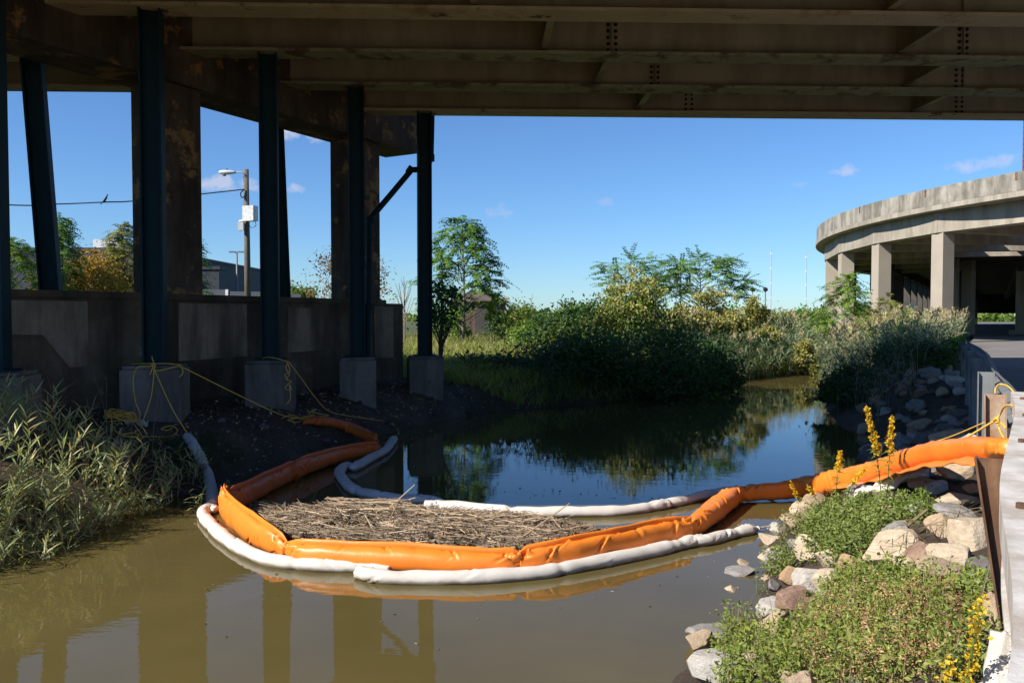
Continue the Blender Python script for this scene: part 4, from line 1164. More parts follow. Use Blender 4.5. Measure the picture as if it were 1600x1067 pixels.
ROCKS = [
 (1094, 1003, 46, 46, 'tan', 'pointed tan rock standing alone in the water at the bottom'),
 (1122, 1046, 120, 66, 'pale', 'broad pale grey slab at the water edge in the bottom foreground'),
 (1233, 904, 40, 34, 'orange', 'rounded orange tan rock above the waterline, beside the small grey rock'),
 (1209, 917, 28, 26, 'grey', 'small grey rock touching the water below the weed bush'),
 (1208, 943, 30, 30, 'pale', 'small pale rock at the waterline next to the reddish slab'),
 (1213, 980, 56, 56, 'tan', 'blocky tan rock at the water edge below the reddish slab'),
 (1248, 940, 84, 58, 'red', 'large reddish brown tilted slab among the weeds near the water'),
 (1274, 909, 76, 48, 'pale', 'pale grey rock with angular top between the orange rock and the tan rock'),
 (1334, 888, 50, 48, 'orange', 'orange brown upright rock just below the leafy weed bush'),
 (1412, 838, 56, 48, 'grey', 'smooth dark grey rock right of the leafy weed bush'),
 (1524, 838, 84, 64, 'cream', 'big cream coloured boulder left of the leaning rusty post'),
 (1488, 874, 108, 44, 'cream', 'long cream rock sloping down to the left, below the big boulder'),
 (1466, 895, 84, 44, 'tan', 'brownish rock in front of the long cream rock'),
 (1542, 890, 52, 50, 'dark', 'dark grey rock in the shadow of the leaning rusty post'),
 (1504, 784, 90, 36, 'cream', 'flat beige rock above the big cream boulder'),
 (1506, 738, 74, 30, 'tan', 'flat beige rock tucked under the orange boom near the rail'),
 (1447, 756, 46, 28, 'tan', 'small tan rock beside the white cloth end'),
 (1508, 808, 76, 28, 'grey', 'grey flat rock between two beige rocks by the post'),
 (1546, 972, 60, 84, 'tan', 'large tan boulder against the rail behind the yellow flower spike'),
 (1268, 800, 32, 24, 'tan', 'small tan rock just under the shaded orange boom'),
 (1242, 816, 46, 26, 'tan', 'low tan rock at the waterline left of the leafy weed bush'),
 (1249, 852, 40, 24, 'grey', 'wet grey rock at the waterline under the weed bush'),
 (1302, 936, 60, 26, 'pale', 'flat cream white rock in the middle of the lower weeds'),
 (1196, 1017, 48, 30, 'tan', 'low tan rock beside the pale slab'),
 (1440, 870, 66, 40, 'red', 'brown debris covered rock below the dark grey rock'),
 (1460, 730, 40, 22, 'grey', 'small grey rock under the sunlit orange boom'),
 (1530, 765, 46, 26, 'orange', 'small pinkish rock at the foot of the leaning post'),
 (1360, 716, 48, 36, 'dark', 'dark rock at the shaded waterline behind the orange boom'),
 (1486, 641, 24, 22, 'orange', 'round yellowish rock in the shaded slope'),
 (1487, 657, 26, 16, 'pale', 'paler rock just below the round yellowish one in the shade'),
 (1520, 630, 14, 14, 'pale', 'small pale stone in the shade close to the galvanised posts'),
 (1444, 664, 44, 26, 'tan', 'broad brown rock in the middle of the shaded slope'),
 (1500, 612, 34, 12, 'pale', 'long flat pale rock high on the shaded slope'),
 (1412, 690, 50, 26, 'grey', 'wide grey rock low on the shaded slope'),
 (1340, 742, 30, 22, 'grey', 'small grey rock behind the flower spikes at the orange boom'),
 (1440, 800, 60, 36, 'pale', 'pale angular boulder right of the dense weed bush'),
 (1478, 826, 56, 40, 'tan', 'tan angular boulder beside the big cream boulder, on its left'),
 (1556, 800, 40, 40, 'grey', 'grey boulder squeezed behind the leaning rusty post'),
 (1410, 884, 56, 34, 'cream', 'cream boulder at the upper edge of the lower weeds'),
 (1506, 918, 60, 36, 'pale', 'pale boulder below the brownish rock near the rail'),
 (1544, 920, 46, 36, 'cream', 'cream boulder against the rail above the tan one'),
 (1460, 765, 50, 26, 'pale', 'pale flat rock under the orange skirt'),
 (1405, 780, 44, 24, 'cream', 'cream rock at the lower end of the white cloth'),
 (1172, 1040, 70, 44, 'cream', 'cream boulder at the bottom edge behind the pale slab'),
]
placed = []
for i, (X, Y, w, h, mat, lab) in enumerate(ROCKS):
    g = G(X, Y + h * .25)
    sc = g[1] / 1250.0
    W_, H_ = w * sc * 1.12, h * sc
    hz = max(.5 * H_, H_ * .8)
    r_ = random.Random(i)
    rock(lab, (g[0], g[1] + .1 * W_, max(g[2], -.03) + hz * .34), (W_, W_ * r_.uniform(.75, 1.0), hz * 1.45), (r_.uniform(-.15, .15), r_.uniform(-.2, .2), r_.uniform(0, 6.28) if w / h < 1.4 else r_.uniform(-.35, .35)), mat, 100 + i)
    placed.append((g[0], g[1], W_ * .42))
base_rocks = {}
for mname in ROCK:
    base_rocks[mname] = []
    for k in range(3):
        v, f = rock_geo(500 + k * 17 + len(mname), 4, 12); mb = MB(); mb.add(v, f); base_rocks[mname].append(mb.mesh('boulder', ROCK[mname], False))
cnt = {'sun': 0, 'shade': 0}
r_ = random.Random(5)
tries = 0
RAILL = RAIL
while cnt['sun'] < 80 or cnt['shade'] < 130:
    tries += 1
    if tries > 30000: break
    y = r_.uniform(3.2, 25); x = r_.uniform(0, 14)
    dr = float(seg_dist(np.array([x]), np.array([y]), RIGHT)[0]); ins = bool(inside(np.array([x]), np.array([y]), CREEK)[0])
    if (ins and dr > .35): continue
    drail = float(seg_dist(np.array([x]), np.array([y]), RAILL)[0])
    rx = np.interp(y, RAIL[:, 1], RAIL[:, 0])
    if x > rx - .22 or dr > 4 or (y > 13.5 and drail > 2.3): continue
    kind = 'sun' if y < 10.6 else 'shade'
    if cnt[kind] >= (80 if kind == 'sun' else 130): continue
    s = r_.uniform(.18, .5) * (1 if kind == 'sun' else 1.15)
    if s > .3 and drail < .35: continue
    if kind == 'sun' and y < 5.2: s *= .6
    if any(math.hypot(x - a, y - b) < (c + s * .36) for a, b, c in placed): continue
    placed.append((x, y, s * .36))
    mname = r_.choice(['tan', 'cream', 'cream', 'pale', 'pale', 'grey'] if kind == 'sun' else ['tan', 'grey', 'grey', 'red', 'pale', 'dark'])
    g = max(H(x, y), -.08)
    lab, grp = (('loose riprap stone of the sunlit bank between the larger boulders', 'loose stones on the sunlit bank') if kind == 'sun' else ('loose riprap stone of the shaded slope below the guardrail', 'loose stones on the shaded slope'))
    rock(lab, (x, y, g + s * .1), (s * r_.uniform(.9, 1.3), s * r_.uniform(.7, 1.05), s * r_.uniform(.55, .85)), (r_.uniform(-.4, .4), r_.uniform(-.4, .4), r_.uniform(0, 6.28)), mname, 0, grp, r_.choice(base_rocks[mname]))
    cnt[kind] += 1

# ------------------------------------------------------------------ vegetation
def V3(c): return tuple(c)
LM = {
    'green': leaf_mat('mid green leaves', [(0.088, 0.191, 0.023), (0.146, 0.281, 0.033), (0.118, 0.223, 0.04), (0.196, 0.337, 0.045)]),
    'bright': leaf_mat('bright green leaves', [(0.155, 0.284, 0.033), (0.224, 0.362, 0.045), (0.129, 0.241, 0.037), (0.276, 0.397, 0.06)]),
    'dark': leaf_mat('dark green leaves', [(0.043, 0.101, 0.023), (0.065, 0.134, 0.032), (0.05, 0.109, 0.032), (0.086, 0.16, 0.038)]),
    'olive': leaf_mat('olive leaves', [(0.142, 0.207, 0.035), (0.204, 0.281, 0.046), (0.117, 0.198, 0.035), (0.267, 0.331, 0.058)]),
    'yellowgreen': leaf_mat('yellow green leaves', [(0.206, 0.235, 0.048), (0.289, 0.283, 0.068), (0.152, 0.186, 0.041), (0.359, 0.331, 0.097)]),
    'autumn': leaf_mat('yellow autumn leaves', [(0.506, 0.321, 0.043), (0.641, 0.405, 0.051), (0.338, 0.27, 0.051), (0.439, 0.22, 0.051)]),
    'brownish': leaf_mat('sparse brown leaves', [(0.286, 0.169, 0.072), (0.221, 0.169, 0.065), (0.364, 0.221, 0.104), (0.156, 0.156, 0.052)]),
    'flower': leaf_mat('cream yellow flower tufts', [(0.399, 0.37, 0.112), (0.475, 0.43, 0.112), (0.323, 0.31, 0.096), (0.522, 0.5, 0.192)], .7, .2),
    'goldrod': leaf_mat('golden yellow florets', [(.72, .46, .02), (.80, .55, .03), (.62, .40, .02)], .7, .25),
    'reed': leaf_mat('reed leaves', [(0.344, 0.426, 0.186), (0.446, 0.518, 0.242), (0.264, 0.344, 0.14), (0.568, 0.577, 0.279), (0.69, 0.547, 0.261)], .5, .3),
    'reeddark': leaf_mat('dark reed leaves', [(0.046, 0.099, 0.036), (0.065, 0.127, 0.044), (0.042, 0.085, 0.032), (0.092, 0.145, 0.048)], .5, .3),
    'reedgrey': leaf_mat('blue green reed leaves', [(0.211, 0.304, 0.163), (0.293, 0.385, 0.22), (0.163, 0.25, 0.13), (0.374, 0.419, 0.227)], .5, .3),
    'plume': leaf_mat('pinkish brown plumes', [(0.51, 0.411, 0.25), (0.645, 0.535, 0.34), (0.425, 0.34, 0.197), (0.713, 0.658, 0.411)], .8, .25),
    'grass': leaf_mat('tall sunlit grass', [(0.33, 0.375, 0.072), (0.42, 0.45, 0.101), (0.255, 0.315, 0.065), (0.51, 0.465, 0.158)], .5, .35),
    'drygrass': leaf_mat('dry grass', [(.33, .26, .13), (.27, .21, .11), (.22, .20, .09), (.38, .30, .17)], .7, .25),
    'weed': leaf_mat('weed leaves', [(0.201, 0.275, 0.045), (0.287, 0.351, 0.068), (0.144, 0.207, 0.04), (0.389, 0.398, 0.09)], .5, .3),
    'weedbush': leaf_mat('leafy weed leaves', [(0.187, 0.254, 0.058), (0.265, 0.329, 0.078), (0.14, 0.194, 0.046), (0.343, 0.374, 0.114)], .5, .3),
    'dryweed': leaf_mat('dried weed seed heads', [(0.58, 0.346, 0.158), (0.469, 0.259, 0.119), (0.662, 0.461, 0.238), (0.359, 0.216, 0.119)], .8, .2),
    'redweed': leaf_mat('reddish dry stems', [(.22, .09, .05), (.30, .14, .08), (.18, .10, .05)], .8, .1),
}

def stem_tubes(mb, base, tips, r0, r1, mi=0, n=5, sagz=.0):
    for a, b in zip(base, tips):
        m = (a + b) / 2 + rng.normal(0, .06 * np.linalg.norm(b - a), 3)
        mb.tube(catmull([a, m, b], 3), np.linspace(r0, r1, 7), n, mi, cap=False)

def shrub(name, label, X, y, topY, wpx, mat, cat='shrub', clumps=26, leaves=110, size=.11, flowers=0, trunk=.0, group=None, bark='bark', depth=.9, tight=.115, aspect=.5, fsize=None, base=None):
    c = P(X, 495, y=y); g = H(c[0], y) if base is None else base
    h = P(X, topY, y=y)[2] - g
    w = wpx * y / 1250.0
    t = empty(name, (c[0], y, g), label, cat, group)
    cc = []
    for i in range(clumps):
        a = rng.uniform(0, 6.28); r = math.sqrt(rng.random()) * w / 2
        dome = 1 - .55 * (2 * r / w) ** 2
        z = (trunk + (1 - trunk) * rng.uniform(.12, 1) ** .8 * dome * rng.uniform(.82, 1.0)) * h
        cc.append((c[0] + r * math.cos(a), y + r * math.sin(a) * depth, g + z * .95))
    cc = np.array(cc)
    mb = MB()
    if trunk > .05:
        tp = np.array([c[0] + .04 * w, y, g + h * (.55 + trunk * .3)])
        mb.tube(catmull([np.array([c[0], y, g - .1]), np.array([c[0] - .03 * w, y, g + h * trunk * .6]), tp], 4), np.linspace(.022 * h + .02, .007 * h, 9), 7)
        b0 = np.array([np.array([c[0], y, g]) + (tp - np.array([c[0], y, g])) * np.clip((q[2] - g) / h - .22, .1, .95) for q in cc])
    else:
        b0 = np.repeat(np.array([[c[0], y, g - .05]]), clumps, 0) + rng.normal(0, .08 * w, (clumps, 3)) * [1, 1, 0]
    stem_tubes(mb, b0, cc, .006 * h + .008, .006, n=5)
    mb.build('trunk' if trunk > .05 else 'branches', M[bark], t, smooth=True)
    sig = tight * w * np.array([1, 1, .8])
    sig = np.minimum(sig, [.55, .55, .45])
    pos = np.repeat(cc, leaves, 0) + rng.normal(0, 1, (clumps * leaves, 3)) * sig * rng.uniform(.5, 1.2, (clumps, 1)).repeat(leaves, 0)
    pos[:, 2] = np.maximum(pos[:, 2], g + .03)
    mb = MB(); add_leaves(mb, pos, size, aspect, .25); mb.build('crown' if trunk > .05 else 'foliage', LM[mat], t)
    if flowers:
        top = cc[np.argsort(cc[:, 2])[-int(clumps * .65):]]
        n = flowers // len(top)
        k = max(1, n // 26)
        tuft = np.repeat(top, k, 0) + rng.normal(0, 1, (len(top) * k, 3)) * sig * [1, 1, .6] + [0, 0, sig[2] * .9]
        pos = np.repeat(tuft, 26, 0) + rng.normal(0, .05 + .01 * w, (len(tuft) * 26, 3))
        mb = MB(); add_leaves(mb, pos, fsize or size * .7, .7, .5); mb.build('flower_tufts', LM['flower'], t)
    return t

def pinnate_tree(name, label, X, y, topY, wpx, mat='bright', cat='tree', tips=22, fr=9, flen=.75, npairs=9, leafL=.15, leafW=.05, flat=False, low=.25, base=None, lean=0, bark='palebark', crown=None, group=None):
    c = P(X, 495, y=y); g = H(c[0], y) if base is None else base
    h = P(X, topY, y=y)[2] - g; w = wpx * y / 1250.0
    t = empty(name, (c[0], y, g), label, cat, group)
    T = []
    for i in range(tips):
        f = low + (1 - low) * (i + .5) / tips
        a = i * 2.4 + rng.normal(0, .3)
        spread = (1 - f) ** .55 if not flat else (1 - .55 * abs(f - .62) / .6)
        r = w / 2 * min(1, spread * 1.05) * rng.uniform(.55, 1.0)
        if i == tips - 1: r = 0
        T.append((c[0] + lean * f + r * math.cos(a), y + r * math.sin(a), g + f * h - .03 * h))
    T = np.array(T)
    mb = MB()
    top = np.array([c[0] + lean, y, g + h * .94])
    b = np.array([c[0], y, g - .1])
    mb.tube(catmull([b, (b + top) / 2 + [.02 * w, 0, 0], top], 5), np.linspace(.012 * h + .02, .008, 11), 7)
    B0 = np.array([b + (top - b) * np.clip((q[2] - g) / h - .20 * np.hypot(*(q[:2] - c[:2])) / (w / 2 + .01), .06, .93) for q in T])
    stem_tubes(mb, B0, T, .018 + .002 * h, .008)
    mb.build('trunk', M[bark], t, smooth=True)
    base_ = np.repeat(T, fr, 0)
    n = len(base_)
    out = base_ - np.array([c[0], y, 0]); out[:, 2] = 0
    out = unit(out + 1e-3)
    d = rdir(n); d[:, 2] = np.abs(d[:, 2]) * (.35 if flat else .6); d = unit(d + .7 * out)
    L = flen * rng.uniform(.6, 1.15, n)
    mb = MB(); add_fronds(mb, base_ + rng.normal(0, .08, (n, 3)), d, L, npairs, leafL, leafW, .5 if not flat else .28)
    mb.build('crown', LM[mat], t)
    return t

def reed_mesh(mb, roots, hgt, lean=.25, nl=10, L=.42, Wd=.026, droop=.55, mi_leaf=0, mi_stem=1, mi_plume=None, pl=.28, leandir=None, low=.15, plume_frac=.7, stem_r=.006):
    n = len(roots)
    a = rng.uniform(0, 6.28, n)
    ld = np.c_[np.cos(a), np.sin(a)] * rng.uniform(.2, 1, n)[:, None] * lean
    if leandir is not None: ld = ld + np.asarray(leandir)
    hgt = hgt * rng.uniform(.72, 1.08, n)
    def at(t): return roots + np.c_[ld * (hgt * t ** 2)[:, None], hgt * t * (1 - .12 * np.hypot(ld[:, 0], ld[:, 1]) * t)]
    ts = np.linspace(0, 1, 5); w = stem_r
    rows = []
    for t in ts:
        p = at(t); ww = w * (1 - .6 * t)
        rows.append(np.stack([p + [ww, 0, 0], p + [-ww * .5, ww * .87, 0], p + [-ww * .5, -ww * .87, 0]], 1))
    v = np.stack(rows, 1).reshape(n, -1, 3)
    f = grid_faces(5, 3, True)
    mb.add(v.reshape(-1, 3), (np.arange(n)[:, None, None] * 15 + f[None]).reshape(-1, 4), mi_stem)
    for k in range(nl):
        t = low + (1.0 - low) * (k + rng.random(n) * .8) / nl
        b = at(t[:, None][:, 0]) if False else roots + np.c_[ld * (hgt * t ** 2)[:, None], hgt * t * (1 - .12 * np.hypot(ld[:, 0], ld[:, 1]) * t)]
        aa = k * 2.6 + rng.uniform(-.8, .8, n) + a
        el = rng.uniform(.35, 1.15, n)
        d = np.c_[np.cos(aa) * np.cos(el), np.sin(aa) * np.cos(el), np.sin(el)]
        add_ribbons(mb, b, d, L * rng.uniform(.55, 1.2, n) * (1 - .25 * np.abs(t - .6)), Wd * rng.uniform(.7, 1.2, n), droop * rng.uniform(.4, 1.4, n), mi_leaf, 3)
    if mi_plume is not None:
        sel = rng.random(n) < plume_frac
        tip = at(np.float64(1.0))[sel]; m = len(tip); k = 26
        dd = unit(np.c_[ld[sel] * 1.5 + rng.normal(0, .25, (m, 2)), np.ones(m)])
        tt = rng.random((m, k)) 
        pos = tip[:, None, :] + dd[:, None, :] * (tt * pl)[..., None] - np.array([0, 0, .25]) * (pl * tt ** 2)[..., None]
        off = rng.normal(0, 1, (m, k, 3)) * (.05 * (1 - tt) + .01)[..., None] * (pl / .28)
        add_leaves(mb, (pos + off).reshape(-1, 3), pl * .32, .28, .5, mi_plume, dirs=np.repeat(dd, k, 0) + .6 * rdir(m * k))

def on_ground(xy, lift=-.02): return np.c_[xy, np.maximum(ground(xy[:, 0], xy[:, 1]), -.25) + lift]
def band(pts, n, w0, w1):
    """n points along a polyline, between w0 and w1 metres to its left"""
    p = catmull(np.c_[np.array(pts, float), np.zeros(len(pts))], 8)[:, :2]
    L = np.concatenate([[0], np.cumsum(np.linalg.norm(np.diff(p, axis=0), axis=1))])
    s = rng.uniform(0, L[-1], n)
    x, y = np.interp(s, L, p[:, 0]), np.interp(s, L, p[:, 1])
    e = .05
    tx, ty = np.interp(np.minimum(s + e, L[-1]), L, p[:, 0]) - np.interp(np.maximum(s - e, 0), L, p[:, 0]), np.interp(np.minimum(s + e, L[-1]), L, p[:, 1]) - np.interp(np.maximum(s - e, 0), L, p[:, 1])
    l = np.hypot(tx, ty) + 1e-9
    o = rng.uniform(w0, w1, n)
    return np.c_[x - ty / l * o, y + tx / l * o]

# reeds hanging over the water at lower left
mb = MB()
edge = [(-9.5, 2), (-7.4, 6.0), W(0, 872), W(60, 850), W(120, 822), W(190, 800), W(226, 785)]
xy = band(edge, 420, -.1, 2.0)
reed_mesh(mb, on_ground(xy), .92, .4, 15, .30, .022, .22, 0, 1, leandir=(.30, -.28), low=.38)
xy = band(edge, 330, -.3, .6)
reed_mesh(mb, on_ground(xy), .60, .5, 14, .28, .021, .28, 0, 1, leandir=(.42, -.42), low=.25)
xy = band(edge, 220, -.35, .15)
reed_mesh(mb, on_ground(xy), .34, .7, 11, .25, .02, .3, 0, 1, leandir=(.45, -.45), low=.1)
xy = band([W(226, 785), W(270, 772), W(318, 765)], 26, -.2, .3)
reed_mesh(mb, on_ground(xy), .45, .5, 10, .28, .02, .35, 0, 1, leandir=(.3, -.4), low=.1)
xy = band([(-8.6, 7.4), (-6.6, 10.4), (-5.2, 11.8)], 30, -.1, 1.2)
reed_mesh(mb, on_ground(xy), 1.25, .3, 3, .22, .012, .4, 2, 2, low=.5)
tag(mb.build('reed_bed', [LM['reed'], M['straw'], LM['drygrass']]), 'leafy green reeds spilling over the water at the lower left', 'reeds', kind='stuff')
for (X, Y, h, ld) in [(318, 786, .62, (.5, -.35)), (300, 800, .5, (.15, -.5)), (240, 790, .55, (.35, -.35))]:
    q = W(X, Y); q = (q[0], q[1] + .35)
    mb = MB(); reed_mesh(mb, on_ground(np.array([q]).repeat(2, 0) + rng.normal(0, .03, (2, 2))), h, .1, 14, .3, .02, .5, 0, 1, leandir=ld, low=.25)
    tag(mb.build('reed_clump', [LM['reed'], M['straw']], None, origin=(*q, 0)), {318: 'arching reed touching the upright greyish boom', 300: 'drooping reed dipping its leaves in the water left of the orange corner', 240: 'reed leaning out of the bed beside the dark bank'}[X], 'reed')

# grass tufts on the shaded mud
mb = MB()
xy = np.vstack([band([W(250, 775), W(330, 762), W(400, 738)], 150, .1, .9), band([(-1.5, 21.8), (1.2, 21.4), (4, 21.2)], 200, -.4, 1.2)])
n = len(xy)
for _ in range(5):
    aa = rng.uniform(0, 6.28, n); d = np.c_[np.cos(aa) * .6, np.sin(aa) * .6, np.ones(n)]
    add_ribbons(mb, on_ground(xy + rng.normal(0, .06, (n, 2))), d, rng.uniform(.2, .5, n), .012, .5)
tag(mb.build('bank_grass', LM['reeddark']), 'thin dark grass tufts on the shaded mud bank', 'grass', kind='stuff')

# field of tall grass beyond the last column
mb = MB()
n = 17000
yy = 22.5 + 34 * rng.random(n) ** 1.25; xx = rng.uniform(-.20, .36, n) * yy
k = (xx > XW + .57 * yy - .2) | (yy > 24.5)
k &= ~((np.hypot(xx - colp(21.15)[0], yy - 21.15) < 1.1))
xy = np.c_[xx, yy][k]
xy = xy[~inside(xy[:, 0], xy[:, 1], CREEK)]
n = len(xy); rt = on_ground(xy)
hh = np.clip(.55 + .35 * sstep(23, 33, xy[:, 1]), 0, 1)
for _ in range(4):
    aa = rng.uniform(0, 6.28, n); d = np.c_[np.cos(aa) * .4, np.sin(aa) * .4, np.ones(n)]
    add_ribbons(mb, rt + np.c_[rng.normal(0, .09, (n, 2)), np.zeros(n)], d, hh * rng.uniform(.6, 1.3, n), .016 + .0004 * xy[:, 1], .4, (rng.random() < .0) * 1)
sel = rng.random(n) < .25
aa = rng.uniform(0, 6.28, sel.sum()); d = np.c_[np.cos(aa) * .25, np.sin(aa) * .25, np.ones(sel.sum())]
add_ribbons(mb, rt[sel], d, hh[sel] * rng.uniform(1.0, 1.5, sel.sum()), .02, .25, 1)
tag(mb.build('tall_grass', [LM['grass'], LM['drygrass']]), 'field of tall yellow green grass beyond the last column', 'grass', kind='stuff')

# reeds along the far water edge
mb = MB()
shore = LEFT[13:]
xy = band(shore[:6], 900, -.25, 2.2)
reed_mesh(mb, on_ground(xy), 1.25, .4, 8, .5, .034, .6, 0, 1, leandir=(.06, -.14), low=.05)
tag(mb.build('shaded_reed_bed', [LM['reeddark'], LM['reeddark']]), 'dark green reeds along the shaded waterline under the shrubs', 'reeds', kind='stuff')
mb = MB()
far_shore = [W(1150, 596), W(1180, 591), W(1235, 586), W(1285, 581), W(1330, 580)]
xy = band(far_shore, 620, -.2, 3.0)
reed_mesh(mb, on_ground(xy), 1.15, .4, 9, .55, .04, .55, 0, 1, 2, .3, leandir=(.05, -.2), low=.05, plume_frac=.15)
xy = band(far_shore, 620, 2.0, 7.0)
reed_mesh(mb, on_ground(xy), 1.7, .35, 9, .5, .045, .5, 0, 1, 2, .36, leandir=(.1, -.1), low=.25, plume_frac=.28)
tag(mb.build('far_reed_bed', [LM['reedgrey'], M['straw'], LM['plume']]), 'sunlit grey green and pinkish reeds on the far bank', 'reeds', kind='stuff')
# dense reeds on the right bank before the ramp
mb = MB()
rb = [(p[0], p[1]) for p in [W(1300, 655), W(1296, 625), W(1300, 596)]]
poly = np.array([W(1292, 650), W(1292, 592), (20, 44), (22.5, 40), (15.5, 28.0), (12.2, 22.6), (10.6, 20.4), (9.4, 18.4), (8.2, 16.6)])
xy = in_poly(poly, 1000)
yfac = sstep(19, 30, xy[:, 1])
reed_mesh(mb, on_ground(xy[yfac < .35]), 1.05, .35, 10, .5, .034, .6, 0, 1, low=.08, leandir=(-.12, -.12))
reed_mesh(mb, on_ground(xy[(yfac >= .35) & (xy[:, 1] < 27)]), 1.35, .35, 12, .5, .04, .55, 2, 1, low=.08, leandir=(-.05, -.1))
reed_mesh(mb, on_ground(xy[(xy[:, 1] >= 27)]), 1.6, .35, 9, .5, .04, .55, 2, 1, 3, .36, low=.08, leandir=(-.05, -.1), plume_frac=.38)
tag(mb.build('right_reed_bed', [LM['reeddark'], M['straw'], LM['reedgrey'], LM['plume']]), 'dense reeds with pinkish plumes in front of the curved ramp', 'reeds', kind='stuff')

# shrubs of the central bank
S = shrub
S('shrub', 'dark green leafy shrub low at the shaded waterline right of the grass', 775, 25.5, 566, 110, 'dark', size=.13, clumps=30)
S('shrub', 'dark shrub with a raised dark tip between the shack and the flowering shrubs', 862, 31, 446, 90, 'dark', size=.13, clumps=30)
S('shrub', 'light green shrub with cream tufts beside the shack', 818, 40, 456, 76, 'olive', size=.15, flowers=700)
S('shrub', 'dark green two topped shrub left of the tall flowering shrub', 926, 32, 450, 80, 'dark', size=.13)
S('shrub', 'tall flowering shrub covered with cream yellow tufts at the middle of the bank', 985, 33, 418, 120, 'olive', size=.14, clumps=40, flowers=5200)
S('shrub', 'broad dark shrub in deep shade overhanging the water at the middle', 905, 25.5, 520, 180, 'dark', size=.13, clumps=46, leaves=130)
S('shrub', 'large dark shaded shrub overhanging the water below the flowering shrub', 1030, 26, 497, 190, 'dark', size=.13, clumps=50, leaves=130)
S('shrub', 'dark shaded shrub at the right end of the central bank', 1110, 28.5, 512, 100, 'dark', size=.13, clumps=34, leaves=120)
S('shrub', 'olive shrub with bare dark branches in the lit grass', 880, 30, 505, 110, 'olive', size=.13, leaves=60)
S('shrub', 'green shrub filling the gap under the two topped shrub', 945, 36, 490, 110, 'olive', size=.15)
S('shrub', 'flowering yellow shrub under the flat topped tree, left half', 1058, 36, 450, 80, 'yellowgreen', size=.15, flowers=2600)
S('shrub', 'flowering yellow shrub under the flat topped tree, right half', 1100, 37, 442, 90, 'yellowgreen', size=.15, flowers=4200)
S('shrub', 'round bright yellow flowering shrub standing out against the sky', 1184, 37, 466, 50, 'yellowgreen', size=.16, flowers=3600)
S('shrub', 'olive brown shrub right of the round yellow shrub', 1222, 46, 466, 66, 'olive', size=.17, flowers=700)
S('shrub', 'dark brownish shrub between yellow shrubs and pink reeds', 1145, 37, 482, 70, 'olive', size=.14)
S('shrub', 'low green shrub before the ramp columns', 1268, 50, 472, 70, 'green', size=.18)
S('shrub', 'small yellow flowering shrub among the pink reeds on the far bank', 1258, 36, 519, 36, 'yellowgreen', size=.12, clumps=16, flowers=2600)
S('shrub', 'bright green leafy shrub at the end of the guardrail', 1487, 26.5, 515, 46, 'bright', size=.12, clumps=18)
S('shrub', 'bright green shrub in front of the shack wall', 708, 46, 478, 50, 'bright', size=.16, clumps=20)
S('shrub', 'dark bush growing against the right side of the shack', 778, 50, 470, 52, 'dark', size=.18, clumps=22)
S('shrub', 'bright low shrub in the lit grass right of the shack', 812, 34, 500, 60, 'bright', size=.13, clumps=18, leaves=80)
S('shrub', 'fresh green shrub between the two topped shrub and the cream flowering one', 905, 35, 468, 90, 'green', size=.14, clumps=30, leaves=120)
S('shrub', 'full green shrub right behind the tall cream flowering shrub', 1020, 37, 440, 90, 'green', size=.15, clumps=34, leaves=120)
S('shrub', 'bright green shrub in the gap left of the two topped shrub', 842, 37, 478, 70, 'bright', size=.14, clumps=26, leaves=110)
S('shrub', 'green shrub spreading under the right end of the flat topped tree', 1132, 40, 468, 60, 'green', size=.15, clumps=30, leaves=120)
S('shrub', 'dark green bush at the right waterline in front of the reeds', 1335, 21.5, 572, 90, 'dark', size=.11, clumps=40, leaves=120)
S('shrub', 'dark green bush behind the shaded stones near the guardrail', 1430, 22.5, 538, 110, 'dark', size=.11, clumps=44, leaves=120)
# trees of the central bank
pinnate_tree('feathery_tree', 'tall feathery tree with layered compound leaves beside the last column', 722, 41, 341, 165, 'green', tips=36, fr=13, flen=1.2, npairs=10, leafL=.27, leafW=.085, low=.30)
shrub('sapling', 'slender dark sapling touching the right side of the last column', 690, 24.5, 420, 62, 'dark', 'tree', clumps=14, leaves=70, size=.13, trunk=.45, tight=.2, aspect=.6)
pinnate_tree('flat_topped_tree', 'flat topped tree with layered feathery foliage over the yellow shrubs', 1092, 43, 398, 150, 'green', tips=34, fr=15, flen=1.15, npairs=10, leafL=.2, leafW=.075, flat=True, low=.58)
pinnate_tree('feathery_tree', 'thin loose tree with wispy top above the tall flowering shrub', 985, 41, 401, 100, 'green', tips=18, fr=11, flen=1.1, npairs=9, leafL=.2, leafW=.07, flat=True, low=.68)
pinnate_tree('sumac_tree', 'bright green sumac in front of the leftmost ramp columns', 1322, 33, 428, 104, 'bright', tips=26, fr=10, flen=.72, npairs=9, leafL=.17, leafW=.055, low=.42)
pinnate_tree('sumac_tree', 'small yellow green sumac before the second ramp column from the left', 1384, 31, 464, 66, 'yellowgreen', tips=14, fr=8, flen=.62, npairs=9, leafL=.15, leafW=.05, low=.4)
pinnate_tree('sumac_tree', 'low yellow green sumac beside the white sign board', 1415, 30, 487, 44, 'bright', tips=8, fr=8, flen=.55, npairs=9, leafL=.14, leafW=.045, low=.5)
def bare_tree(label, X, y, topY, n=14, spread=.8):
    c = P(X, 495, y=y); g = H(c[0], y); h = P(X, topY, y=y)[2] - g
    mb = MB(); b = np.array([c[0], y, g])
    mb.tube([b, b + [0.05, 0, h * .5], b + [.0, 0, h]], [.05, .035, .01], 5)
    for i in range(n):
        z = rng.uniform(.35, .9) * h; a = rng.uniform(0, 6.28); L = (h - z) * rng.uniform(.5, .9)
        s = b + [0, 0, z]; e = s + np.array([math.cos(a) * spread * .5, math.sin(a) * spread * .5, 1]) * L
        mb.tube([s, (s + e) / 2 + [0, 0, -.05], e], [.02, .015, .006], 4)
    tag(mb.build('bare_sapling', M['twig'], None, origin=b), label, 'tree')
